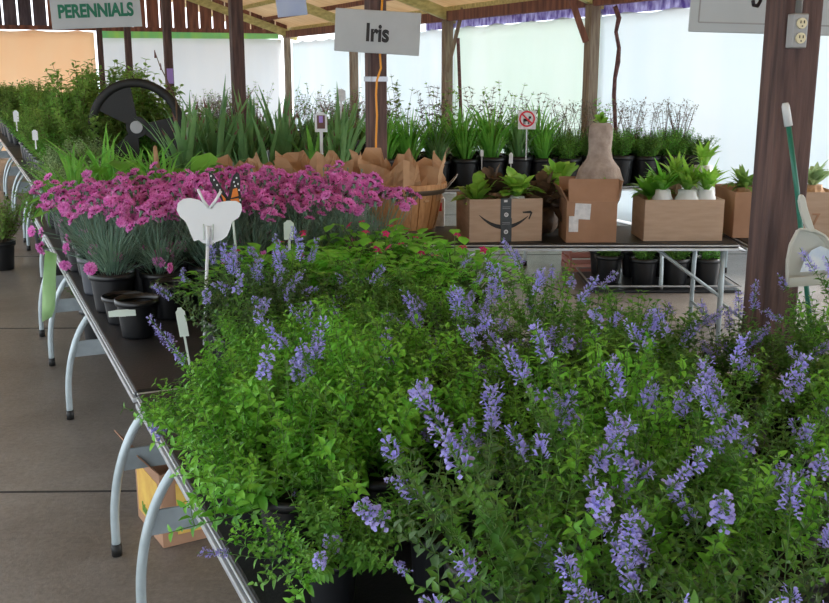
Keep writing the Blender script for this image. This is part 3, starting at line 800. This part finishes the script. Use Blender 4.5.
for ri in range(12):
    for wi in range(2):
        p = sw(11.85+.54*ri, .34+.38*wi, TOP+.001)
        spawn(SHR[(ri+wi) % 3] if (ri+wi) % 3 else PALE[0], 'potted_shrub', 'pale distant shrub toward the peach tarp, %s across, %s row' % (ORD[wi], ORD[ri]), 'potted plant', p, r.uniform(0,6), r.uniform(1.0,1.3), 'distant shrubs toward the peach tarp')
# the black wheel
wc = at(137,127,9.5); t = thing('cart_wheel', 'large black wheel with broad spokes and grey hub among the plants', 'wheel', (wc.x, wc.y, TOP), .05)
zc = wc.z-TOP; Rr = .415
b = MB(); n = 56
V = []; prof = [(.0,-.03),(.045,-.026),(.055,0),(.045,.026),(0,.03)]
for i in range(n):
    a = 2*PI*i/n
    for dr, dy in [(-.05,-.012),(-.03,-.03),(.012,-.03),(.03,-.012),(.03,.012),(.012,.03),(-.03,.03),(-.05,.012)]:
        q = Rr+dr; V.append((q*math.cos(a), dy, zc+q*math.sin(a)))
F = [(i*8+j, ((i+1)%n)*8+j, ((i+1)%n)*8+(j+1)%8, i*8+(j+1)%8) for i in range(n) for j in range(8)]
b.add(V, F, 'rubber'); b.build('rim', t, smooth=True)
for a0, wd in ((2.2,.52),(-.2,.46),(4.3,.42)):
    P = []
    for q, f in ((.05,1.5),(.2,1.1),(.39,1.0)):
        P.append((q*math.cos(a0-wd*f), q*math.sin(a0-wd*f)))
    P += [(.40*math.cos(a0), .40*math.sin(a0))]
    for q, f in ((.39,1.0),(.2,1.1),(.05,1.5)):
        P.append((q*math.cos(a0+wd*f), q*math.sin(a0+wd*f)))
    b = MB(); b.prism([(x, z+zc) for x, z in P], -.012, .012, 'rubber'); b.build('spoke', t, bevel=.003)
b = MB(); m = 24
for y0, rad, k in ((-.03,.058,'grey'),(-.02,.1,'rubber')):
    b.add([(rad*math.cos(2*PI*i/m), y, zc+rad*math.sin(2*PI*i/m)) for y in (y0,.02) for i in range(m)], [tuple(range(m))]+[(i,i+m,(i+1)%m+m,(i+1)%m) for i in range(m)], k)
b.build('hub', t)['label'] = 'round grey hub'
b = MB(); b.box((0,0,.05), (.5,.2,.1), 'pipe'); b.box((-.17,0,.12), (.05,.08,.12), 'pipe'); b.box((.17,0,.12), (.05,.08,.12), 'pipe'); b.build('stand', t, bevel=.01)
# bare twig with a bud next to the wheel
b = MB(); b.tube([at(176,100,9.2), at(166,78,9.2), at(160,66,9.2), at(155,52,9.2)], [.007,.006,.005,.003], 'bstem', 5)
b.tube([at(155.5,58,9.2), at(154.5,50,9.2)], [.012,.004], 'iristip', 6); b.tube([at(161,70,9.2), at(160.5,63,9.2)], [.01,.003], 'iristip', 6); b.tube([at(176,100,9.2), at(178,150,9.2), at(179,186,9.2)], .008, 'bstem', 5)
tag(b.build('budding_twig', smooth=True), 'bare twig with reddish buds right of the black wheel', 'twig')

# ------------------------------------------------------------------ bushel baskets with paper
def bushel(label, c, sc=1.0, seed=1):
    r = random.Random(seed); t = thing('bushel_basket', label, 'basket', c, 0, 'bushel baskets behind the pinks'); t.scale = (sc,)*3
    b = MB(); n = 30
    for i in range(n):
        a = 2*PI*i/n; d = .9*2*PI/n/2; V = []
        for z, rr in ((0,.155),(.14,.19),(.29,.215)):
            for s_ in (-1,1):
                q = rr+(.004 if i % 2 else 0); V.append((q*math.cos(a+s_*d), q*math.sin(a+s_*d), z))
        V += [(x*.975,y*.975,z) for x,y,z in V]
        b.add(V, [(0,1,3,2),(2,3,5,4),(6,8,9,7),(8,10,11,9),(0,2,8,6),(2,4,10,8),(1,7,9,3),(3,9,11,5),(4,5,11,10)], 'basket')
    b.build('slats', t)
    b = MB()
    for z, rr in ((.0,.16),(.235,.214)):
        b.lathe([(rr,z),(rr+.008,z),(rr+.012,z+.045),(rr+.002,z+.045)], 'bband', 40)
    b.build('band', t, smooth=True)
    b = MB(); b.lathe([(.22,.29),(.232,.29),(.234,.262),(.22,.262)], 'basket', 40); b.build('hoop', t)
    b = MB(); b.lathe([(.001,.005),(.155,.005)], 'basket', 24); b.build('basket_bottom', t)
    b = MB(); b.tube([(.225,-.05,.25),(.275,-.04,.31),(.29,0,.33),(.275,.04,.31),(.225,.05,.25)], .003, 'alu', 6); b.build('wire_handle', t, smooth=True)
    # crumpled paper collar
    b = MB(); n = 44; V = []; rows = 6
    hs = [r.uniform(.0,.09) for _ in range(n)]
    for j in range(rows):
        f = j/(rows-1)
        for i in range(n):
            a = 2*PI*i/n; cr = .018*math.sin(i*1.9+j*.7)+r.uniform(-.012,.012)
            q = .195+cr-f*.05*math.sin(i*.9)+.02*f; z = .2+f*(.17+.8*hs[i]*f+.03*math.sin(i*.8))
            V.append((q*math.cos(a), q*math.sin(a), z))
    b.add(V, [(j*n+i, j*n+(i+1)%n, (j+1)*n+(i+1)%n, (j+1)*n+i) for j in range(rows-1) for i in range(n)], 'kraft')
    b.build('paper_liner', t)['label'] = 'crumpled brown paper lining'
    return t
bushel('slatted bushel basket with brown paper right of the pinks', Vector((-.07,6.62,TOP)), 1.22, 1)
bushel('bushel basket of brown paper behind the middle of the pinks', Vector((-.62,6.7,TOP)), 1.22, 2)
bushel('leftmost bushel basket of brown paper behind the pinks', Vector((-1.12,6.74,TOP)), 1.12, 3)

# ------------------------------------------------------------------ cardboard boxes
def cbox(label, c, rz, w, d, h, k='card', flaps=(), group='cardboard boxes on the long table'):
    t = thing('cardboard_box', label, 'box', c, rz, group)
    b = MB(); th = .006
    b.box((0,-d/2+th/2,h/2),(w,th,h),k); b.box((0,d/2-th/2,h/2),(w,th,h),k); b.box((-w/2+th/2,0,h/2),(th,d-2*th,h),k); b.box((w/2-th/2,0,h/2),(th,d-2*th,h),k); b.box((0,0,.005),(w-2*th,d-2*th,.006),'cardin')
    b.build('box_body', t, bevel=.0015)
    for side, ang, ln in flaps:
        f = MB()
        if side == 'front': f.box((0,0,ln/2),(w,.004,ln),k); o = f.build('flap', t, loc=(0,-d/2+.004,h), rot=(-ang,0,0))
        if side == 'back': f.box((0,0,ln/2),(w,.004,ln),k); o = f.build('flap', t, loc=(0,d/2-.004,h), rot=(ang,0,0))
        if side == 'left': f.box((0,0,ln/2),(.004,d,ln),k); o = f.build('flap', t, loc=(-w/2+.004,0,h), rot=(0,-ang,0))
        if side == 'right': f.box((0,0,ln/2),(.004,d,ln),k); o = f.build('flap', t, loc=(w/2-.004,0,h), rot=(0,ang,0))
    return t
Z = TOP+.001
bA = cbox('cardboard box with a curved smile arrow and dark tape', Vector((.55,6.54,Z)), .15, .475, .44, .275, 'card')
# smile arrow and tape
b = MB(); yy = -.221
up_, lo_ = [], []
for i in range(21):
    u = i/20; x = -.175+.32*u; zc_ = .165-.085*math.sin(PI*min(1,u*.93+.05)); th = .004+.024*math.sin(PI*u)**.8
    zc_ = .175-.30*(u*(1-u))-.01*u
    up_.append((x, zc_+th/2)); lo_.append((x, zc_-th/2))
b.prism(up_+lo_[::-1], yy-.001, yy, 'ink')
b.prism([(.105,.192),(.16,.197),(.172,.185),(.152,.14),(.146,.146),(.158,.18),(.11,.183)], yy-.001, yy, 'ink')
b.build('smile_arrow', bA)['label'] = 'black curved arrow print'
b = MB(); b.box((-.012+.01,yy-.0005,.19),(.07,.002,.17),'tape'); b.box((.002,yy-.0015,.075),(.07,.002,.155),'tape'); b.box((-.0,yy+.02,.276),(.07,.05,.002),'tape')
b.build('tape', bA)
b = MB()
for z in (.175,.065):
    m = 18; b.add([(.0+.014*math.cos(2*PI*i/m), yy-.004, z+.014*math.sin(2*PI*i/m)) for i in range(m)]+[(.0+.007*math.cos(2*PI*i/m), yy-.004, z+.007*math.sin(2*PI*i/m)) for i in range(m)], [(i,(i+1)%m,(i+1)%m+m,i+m) for i in range(m)], 'paper')
    b.box((0,yy-.004,z),(.004,.001,.01),'paper')
b.box((-.005,yy-.003,.262),(.022,.002,.014),'paper')
for z in (.225,.215,.125,.115): b.box((0,yy-.003,z),(.05,.001,.002),'grey')
b.build('tape_print', bA)
bB = cbox('tan cardboard box with torn white labels and a raised flap', Vector((1.12,6.440,Z)), .02, .32, .3, .265, 'cardd', [('back',-.35,.13),('right',.25,.13),('left',.5,.1)])
f = MB(); f.box((0,0,.07),(.32,.004,.14),'cardd'); f.build('flap', bB, loc=(0.01,-.148,.265), rot=(-.25,0,0))
b = MB(); b.box((-.06,-.152,.2),(.1,.002,.1),'paper',Matrix.Rotation(.05,3,'Y')); b.box((-.115,-.1515,.12),(.06,.002,.1),'paper'); b.build('label', bB)
bC = cbox('plain cardboard box of white wrapped bulbs', Vector((1.72,6.520,Z)), .03, .51, .33, .265, 'card')
bD = cbox('brown cardboard box with a notch just left of the dark post', Vector((2.25,6.720,Z)), .0, .34, .5, .3, 'cardd')
b = MB(); b.box((.172,0,.25),(.002,.05,.02),'ink'); b.build('hand_hole', bD)
bE = cbox('tan cardboard box right of the dark post', Vector((2.62,6.620,Z)), -.05, .27, .3, .30, 'card')
text('7', 'cardd', .11, bE, (0,-.153,.12), (PI/2,0,0))
# things in the boxes
def leafy_bundle(label, c, wrap, seed, n=12, ls=.16, k='lettuce', wr=.05, wh=.09, up=.6, group='bare-root plants in the boxes', name='wrapped_plant', w=.34):
    r = random.Random(seed); t = thing(name, label, 'wrapped plant', c, r.uniform(0,6), group)
    b = MB(); V = []; n_ = 18; rows = 6
    for j in range(rows):
        f = j/(rows-1)
        for i in range(n_):
            a = 2*PI*i/n_; q = wr*(.75+.35*math.sin(PI*min(1,f*1.15)))*(1+.09*math.sin(i*2.3+j)+r.uniform(-.05,.05)); V.append((q*math.cos(a), q*math.sin(a), wh*f))
    b.add(V, [(j*n_+i, j*n_+(i+1)%n_, (j+1)*n_+(i+1)%n_, (j+1)*n_+i) for j in range(rows-1) for i in range(n_)]+[tuple(range(n_-1,-1,-1)), tuple((rows-1)*n_+i for i in range(n_))], wrap)
    b.build('wrapping', t, smooth=wrap != 'kraft')
    b = MB(); rosette(b, r, n, ls, k, (0,0,wh-.01), up, w); b.build('foliage', t, smooth=True)
    return t
zb = TOP+.012
leafy_bundle('light green rosette at the left end of the arrow box', Vector((.40,6.460,zb+.12)), 'kraft', 1, 14, .2, wr=.06, wh=.11, up=.75)
leafy_bundle('green leafy plant in a white wrapped pot in the arrow box', Vector((.66,6.420,zb+.17)), 'white', 2, 20, .2, wr=.06, wh=.1, up=.6)
leafy_bundle('dark dried plant wrapped in brown in the arrow box', Vector((.52,6.560,zb+.12)), 'kraft', 3, 18, .2, k='brownleaf', wr=.06, wh=.16, up=.9)
leafy_bundle('dark dried leaves between the arrow box and labelled box', Vector((.86,6.660,zb)), 'brownleaf', 4, 26, .26, k='brownleaf', wr=.09, wh=.16, up=.9)
leafy_bundle('upright lettuce-green leaves behind the white pot', Vector((.98,6.840,zb)), 'brownleaf', 5, 14, .26, wr=.06, wh=.25, up=.35)
for i, (x, lb) in enumerate(((1.60,'leftmost'),(1.76,'middle'),(1.88,'rightmost'))):
    leafy_bundle('%s white wrapped bulb in the plain cardboard box' % lb, Vector((x,6.44,zb+.17)), 'white', 10+i, 16, .22, wr=.06 if i != 1 else .075, wh=.14, up=.6, k='lettuce' if i else 'broad', w=.2)
leafy_bundle('bushy green leaves at the left of the plain box', Vector((1.56,6.580,zb+.15)), 'kraft', 14, 26, .22, wr=.06, wh=.1, up=.9, k='broad', w=.25)
leafy_bundle('tall white wrapped bulb behind the plain box', Vector((1.9,6.600,zb+.15)), 'white', 15, 12, .2, wr=.075, wh=.3, up=.5, w=.2)
leafy_bundle('brown paper wrapped shoots in the plain box', Vector((1.72,6.600,zb+.17)), 'kraft', 16, 16, .24, wr=.05, wh=.16, up=.35, w=.15)
leafy_bundle('wilted green leaves in the notched box', Vector((2.2,6.690,zb+.2)), 'kraft', 17, 24, .2, wr=.08, wh=.1, up=1.0, k='shrub', w=.2)
leafy_bundle('leaves in the box right of the post', Vector((2.64,6.640,zb+.2)), 'kraft', 18, 20, .2, wr=.08, wh=.12, up=.7, k='pale', w=.25)
# tall burlap wrapped plant in the labelled box
t = thing('burlap_wrapped_plant', 'tall plant wrapped in beige burlap standing in the labelled box', 'wrapped plant', (1.20,6.52,zb))
b = MB(); V = []; n_ = 24; prof = [(.10,.15),(.14,.25),(.15,.36),(.125,.44),(.085,.5),(.072,.56),(.075,.64),(.07,.71),(.05,.73)]
for j, (q, z) in enumerate(prof):
    for i in range(n_):
        a = 2*PI*i/n_; f = q*(1+.07*math.sin(i*3.1+j*.8)); V.append((f*math.cos(a), f*math.sin(a)*.8, z))
b.add(V, [(j*n_+i, j*n_+(i+1)%n_, (j+1)*n_+(i+1)%n_, (j+1)*n_+i) for j in range(len(prof)-1) for i in range(n_)]+[tuple((len(prof)-1)*n_+i for i in range(n_)), tuple(range(n_-1,-1,-1))], 'stone')
b.build('wrapping', t, smooth=True)
b = MB(); rr = random.Random(5); rosette(b, rr, 8, .09, 'lettuce', (0,0,.71), .6, .4)
for a in (0,1,2): whorled(b, rr, (0,0,.7), a*2.1, .25, .2, 'grass', 'nstem', .04, .04, .2, 5, .2, 0)
b.build('foliage', t, smooth=True)
b = MB(); rosette(b, rr, 12, .11, 'brownleaf', (-.05,-.03,.27), .7, .4); b.build('dry_leaves', t, smooth=True)
b = MB(); rosette(b, rr, 7, .12, 'lettuce', (.02,-.1,.27), .25, .45); b.build('shoot', t, smooth=True)

# ------------------------------------------------------------------ back tables content
GR = [irisplant(71,90,.46,.018,False,POT2,'grass',.7,z0=.2,spread=.4), irisplant(72,80,.50,.022,False,POT2,'grass',.5,z0=.2,spread=.35), irisplant(73,90,.44,.016,False,POT2,'iris',.8,z0=.2,spread=.5)]
ALL = [bushy(74,12,.62,'sedum',.06,POT2,.2,.35,'bstem',.07,side=.25,wid=.9,start=.35), bushy(75,10,.72,'shrub',.07,POT2,.2,.3,'bstem',.1,side=.2,wid=1.1,start=.4)]
HERB = [bushy(76,40,.22,'nep',.03,POT2,.2,.8,'nstem',.025), bushy(77,34,.26,'grass',.03,POT2,.2,.7,'nstem',.03)]
def topped(seed, base):
    "herb with tall thin seed stalks"
    r = random.Random(seed); mb = MB()
    for i in range(9):
        a = r.uniform(0,6.3); pts = stem(r, (.02,0,.25), a, .05+.3*r.random(), r.uniform(.3,.46), 6, .1, .08); mb.tube(pts, .002, 'bstem', 4, False)
        Ms = []
        for k in range(10):
            q = pts[-1]+Vector((r.gauss(0,.02), r.gauss(0,.02), r.gauss(0,.016))); Ms.append(frame(Vector((r.uniform(-1,1),r.uniform(-1,1),r.uniform(0,1))), Vector((0,0,1)), .022, q))
        for k in range(4):
            q = pts[2+k % 4]; Ms.append(frame(Vector((r.uniform(-1,1),r.uniform(-1,1),.3)), Vector((0,0,1)), .035, q))
        mb.many(LEAF[0], LEAF[1], Ms, 'sedum')
    return base+[('seed_stalks', mb.mesh('seed_stalks', True), None, None)]
HT = [topped(81, HERB[0]), topped(82, HERB[1])]
for ri in range(3):
    for wi in range(13):
        a = .16+.255*wi; b_ = .13+.25*ri
        if wi < 7:
            if ri == 0: v, nm, lb = GR[wi % 3], 'grass_pot', 'black pot of bright grassy leaves'
            elif ri == 1: v, nm, lb = GR[(wi+1) % 3], 'grass_pot', 'black pot of dense upright grass leaves'
            else: v, nm, lb = ALL[wi % 2], 'tall_stemmed_plant', 'tall open plant with purplish leaves against the tarp'
        else:
            if ri == 0: v, nm, lb = HERB[wi % 2], 'herb_pot', 'black pot of low green herb'
            elif ri == 1: v, nm, lb = HT[wi % 2], 'herb_pot', 'herb pot with thin seed stalks'
            else: v, nm, lb = HT[(wi+1) % 2], 'herb_pot', 'herb with stalks closest to the white tarp'
        spawn(v, nm, '%s, %s from left, %s row' % (lb, ORD[wi], ORD[ri]), 'potted plant', gp(a+r.uniform(-.02,.02), b_, TOP+.001), r.uniform(0,6), r.uniform(1.05,1.2), 'pots on the back tables')
for ti, (cx, cy) in enumerate(((-1.0,13.6),(-2.9,15.5))):
    for ri in range(3):
        for wi in range(9):
            p = Vector((cx,cy,TOP+.001))+T*(-1.15+.285*wi)+W*(-.27+.27*ri)
            v = [HT[0], ALL[0], HERB[0], HT[1], ALL[1]][(wi*2+ri*3+ti) % 5]
            spawn(v, 'distant_potted_plant', 'small distant plant on the %s, %s from near end, %s row' % (['seedling table','corner table'][ti], ORD[wi], ORD[ri]), 'potted plant', p, r.uniform(0,6), r.uniform(.85,1.05), ['plants on the distant seedling table','plants on the distant corner table'][ti])
# ------------------------------------------------------------------ floor plants
FL = bushy(85,36,.42,'shrub',.05,POT2,.2,.7)
for i, (x, y, lb) in enumerate(((-3.86,9.2,'bushy plant in a black pot on the floor at the left edge'),(-3.62,9.9,'second bushy floor plant behind the one at the left edge'),(-3.95,10.6,'farthest bushy plant standing on the aisle floor'))):
    spawn(FL, 'potted_shrub', lb, 'potted plant', Vector((x,y,0)), i*2, 1.12)
spawn(HERB[0], 'floor_pot', 'black pot on the floor under the green ribbon', 'potted plant', Vector((-2.12,6.55,0)), 0, 1.1)
spawn(HERB[1], 'floor_pot', 'dark pot on the floor under the far left table end', 'potted plant', Vector((-3.2,8.9,0)), 0, 1.1)
k = 0
for j in range(2):
    for i in range(4):
        spawn(HERB[(i+j) % 2], 'floor_pot', 'black pot on the floor under the box table, %s from left, %s row' % (ORD[i], ['front','back'][j]), 'potted plant', Vector((1.68+.27*i, 8.35+.4*j if i else 8.5+.3*j, .03)), k, 1.0, 'pots on the floor beyond the box table'); k += 1
t = thing('plant_tray', 'low black plastic tray under the floor pots', 'tray', (2.1,8.55,0), 0)
b = MB(); b.box((0,0,.015),(1.25,.8,.02),'pot'); 
b.build('tray_base', t, bevel=.004)
b = MB()
for sy in (-1,1): b.box((0,sy*.4,.06),(1.25,.012,.012),'grey')
for sx in (-1,1): b.box((sx*.62,0,.06),(.012,.8,.012),'grey')
b.build('tray_rim', t)
t = thing('plastic_crate', 'pink plastic crate on the floor left of the floor pots', 'crate', (1.62,9.25,0), .1)
b = MB()
for z in (.02,.09,.16,.22):
    for sy in (-1,1): b.box((0,sy*.15,z),(.4,.012,.04),'crate')
    for sx in (-1,1): b.box((sx*.2,0,z),(.012,.3,.04),'crate')
for sx in (-1,1):
    for sy in (-1,1): b.box((sx*.195,sy*.145,.12),(.02,.02,.24),'crate')
b.box((0,0,.01),(.4,.3,.01),'crate'); b.build('crate_body', t)

# cardboard box with print under the near table
t = cbox('printed yellow and brown cardboard box lying under the table', sw(-.46,.34,.001), ROT_T-PI/2+.12, .5, .34, .3, 'cardd', [('front',1.9,.12),('left',.7,.12)], None)
b = MB(); b.box((.02,-.172,.15),(.42,.002,.21),'yel'); b.build('printed_panel', t); text('biscotti', 'shrub', .075, t, (.03,-.175,.09), (PI/2,0,0), .02, .9)
b = MB(); b.box((-.251,0,.15),(.002,.28,.21),'yel'); b.build('printed_panel', t)
text('biscotti', 'shrub', .06, t, (-.2535,0,.08), (PI/2,0,-PI/2), .02, .9)

# ------------------------------------------------------------------ stakes, tags, ribbon
def thin(mb, pts, c, D, k, th=.003):
    V = [at(x, y, D) for x, y in pts]; n = len(V)
    V2 = [v+Vector((0,th,0)) for v in V]
    mb.add(V+V2, [tuple(range(n-1,-1,-1)), tuple(range(n,2*n))]+[(i,(i+1)%n,(i+1)%n+n,i+n) for i in range(n)], k)
D = 3.75
t = thing('butterfly_stake', 'white plastic butterfly on a stake, seen from behind', 'garden stake')
b = MB()
right = [(210,206),(218,202.5),(227,201),(236,201),(241,204),(242,210),(239,217),(232,222),(230,229),(227,236),(222,240),(216,242),(212,245),(209,244)]
left = [(208,244),(203,243),(199,240),(194,241),(191,235),(188,227),(185,221),(180,217),(176.5,210),(178,203),(183,199),(190,198),(199,200),(206,205)]
thin(b, right+left, None, D, 'white', .004); b.build('wings', t)
b = MB(); b.tube([at(209,208,D-.004), at(203,200,D-.004), at(198,189,D-.004)], .0055, 'white', 7); b.tube([at(210,208,D-.004), at(216,200,D-.004), at(221,191,D-.004)], .0055, 'white', 7); b.build('antennae', t, smooth=True)
b = MB(); b.tube([at(208,226,D-.006), at(208,246,D-.006)], .008, 'white', 8); b.tube([at(203.5,224,D-.004), at(203.8,240,D-.004)], .002, 'tag', 5); b.tube([at(213,224,D-.004), at(212.5,240,D-.004)], .002, 'tag', 5); b.build('socket', t, smooth=True)
b = MB(); zb_ = at(203,320,D); b.tube([at(208,240,D-.004), at(206,290,D-.004), at(204.5,345,D-.004)], .0065, 'white', 8); b.build('stake', t, smooth=True)
D = 4.05
t = thing('butterfly_stake', 'orange and black monarch butterfly stake behind the white one', 'garden stake')
b = MB(); thin(b, [(228,196),(230,190),(230.5,183),(233,176),(236.5,172),(239,174),(240.5,182),(240,191),(242,200),(241,210),(232,214),(226,208)], None, D, 'ink', .003)
thin(b, [(226,210),(219,196),(210,181),(208.5,172),(213,174),(220,185),(225,193),(229,199)], None, D+.01, 'ink', .003); b.build('wings', t)
b = MB()
for P in ([(231,198),(233,189),(237,188),(238.5,196)],[(230,199.5),(238.5,198),(240,205),(236,208)],[(229,202),(234.5,208.5),(231,211)],[(221,194),(226,199),(225,205)]): thin(b, P, None, D-.003, 'mono', .002)
b.build('orange_patches', t)
b = MB()
for (x, y) in ((234,182),(236.5,178),(238,184),(235,186),(239,190),(214,180),(217,185),(220,190),(240,200),(211,176)): thin(b, [(x-.7,y-.9),(x+.7,y-.9),(x+.7,y+.9),(x-.7,y+.9)], None, D-.004, 'white', .002)
b.build('white_spots', t)
b = MB(); b.tube([at(231.5,208,D+.004), at(234,230,D+.004), at(237,262,D+.004)], .005, 'tag', 7); b.build('stake', t, smooth=True)
def ptag(label, px, py, D, w, h, k='tag', stake=.12, tilt=0, name='plant_tag'):
    p = at(px, py, D); t = thing(name, label, 'plant tag', p, 0); t.rotation_euler = (0,tilt,0)
    b = MB(); P = [(-w/2,-h/2),(w/2,-h/2),(w/2,h*.36),(w*.3,h*.42),(w*.2,h*.5),(-w*.2,h*.5),(-w*.3,h*.42),(-w/2,h*.36)]; b.prism(P, -.001, .001, k); b.build('tag_face', t)
    b = MB(); b.box((0,0,-h/2-stake/2),(w*.25,.002,stake),k); b.build('stem', t); return t
ptag('white tag in the pinks at right of the butterflies', 289,230,4.3,.045,.085)
ptag('rounded pale tag leaning by the catmint at the table edge', 182,322,3.55,.034,.11,'tag',.22,-.12)
ptag('white slanting label on the table beside the pot', 122,313,3.9,.11,.028,'tag',.001,-.06)
ptag('tiny white tag in the grassy pot at left', 482,153,9.2,.03,.06,'white')
ptag('tiny white tag in the right grassy pots', 511,158,9.2,.035,.1,'white')
t = ptag('small picture tag showing an iris bloom', 321,122,7.7,.095,.15,'white',.25,0)
b = MB(); b.box((0,-.003,.0),(.06,.002,.1),'iristip'); b.box((0,-.004,.02),(.03,.002,.05),'lilac'); b.build('picture', t)
ptag('pale square tag among the distant plants', 341,95,9.6,.085,.11,'paper',.3)
ptag('white tag on the aisle side far left', 16,116,11,.06,.12,'white',.1)
ptag('white tag in the low pot at far left', 35,135,9.0,.05,.09,'white',.08)
# no-dogs style prohibition sign
p = at(527,120,8.9); t = thing('prohibition_sign', 'small square sign with a red ring and slash among the grasses', 'sign', p, 0)
b = MB(); b.box((0,0,0),(.155,.006,.16),'paper'); b.build('sign_face', t)
b = MB(); m = 30; b.add([(q*math.cos(2*PI*i/m), -.005, .01+q*math.sin(2*PI*i/m)) for q in (.07,.055) for i in range(m)], [(i,(i+1)%m,(i+1)%m+m,i+m) for i in range(m)], 'red')
b.box((0,-.005,.01),(.13,.002,.014),'red',Matrix.Rotation(.75,3,'Y')); b.build('red_ring', t)
b = MB(); b.box((-.005,-.004,.0),(.055,.002,.025),'ink'); b.box((.025,-.004,.022),(.022,.002,.02),'ink')
for x in (-.028,-.018,.01,.018): b.box((x,-.004,-.022),(.006,.002,.03),'ink')
b.build('animal_silhouette', t)
b = MB(); b.box((0,.004,-.2),(.012,.004,.3),'alu'); b.build('stake', t)
# ribbon
D = 5.6
t = thing('ribbon', 'pale green ribbon hanging from the table corner below the pinks', 'ribbon')
b = MB(); L_ = [(45,250),(44,265),(42.5,285),(42,305),(42,322)]; R_ = [(57,254),(56,270),(56,290),(55,308),(52,317)]
V = []
for i, (a, c) in enumerate(zip(L_, R_)):
    m = ((a[0]+c[0])/2, (a[1]+c[1])/2); V += [at(a[0],a[1],D-.02*math.sin(i)), at(m[0],m[1],D+.015), at(c[0],c[1],D-.015*math.cos(i))]
b.add(V, [(i*3+j, i*3+j+1, i*3+j+4, i*3+j+3) for i in range(4) for j in range(2)], 'ribbon')
o = b.build('ribbon_strip', t, smooth=True); s_ = o.modifiers.new('thickness', 'SOLIDIFY'); s_.thickness = .002
# box of red-printed goods behind the arrow box
t = thing('paint_tin', 'white container with a red dot left of the arrow box', 'container', at(433,212,7.02)-Vector((0,0,.11)))
t.location.z = TOP
b = MB(); b.box((0,0,.1),(.16,.1,.2),'paper'); b.build('container_body', t, bevel=.006)
b = MB(); b.box((0.03,-.052,.14),(.06,.003,.06),'red'); b.build('red_dot', t)

# ------------------------------------------------------------------ light
w = bpy.data.worlds.new('sky'); S.world = w; w.use_nodes = True
nt = w.node_tree; bg = nt.nodes['Background']
tc = nt.nodes.new('ShaderNodeTexCoord'); sx = nt.nodes.new('ShaderNodeSeparateXYZ'); cr = nt.nodes.new('ShaderNodeValToRGB')
nt.links.new(tc.outputs['Generated'], sx.inputs[0]); nt.links.new(sx.outputs['Z'], cr.inputs[0]); nt.links.new(cr.outputs[0], bg.inputs[0])
cr.color_ramp.elements[0].position = 0; cr.color_ramp.elements[0].color = (.84,.93,1,1)
cr.color_ramp.elements[1].position = .7; cr.color_ramp.elements[1].color = (.88,.94,1,1)
bg.inputs[1].default_value = 1.0
sl = bpy.data.lights.new('fill_sun', 'SUN'); so = bpy.data.objects.new('fill_sun', sl); C.objects.link(so)
sl.energy = 2.6; sl.angle = math.radians(40); sl.color = (1.0, .97, .93)  # broad soft sun added to brighten the floor inside the open right side
so.rotation_euler = Vector((-.95, -.25, -.62)).to_track_quat('-Z', 'Y').to_euler(); so.location = (9, 9, 6)
S.view_settings.view_transform = 'Standard'; S.view_settings.look = 'None'; S.view_settings.gamma = 1
S.view_settings.exposure = 1.85
print('catmint', cnt, 'objects', len(bpy.data.objects))
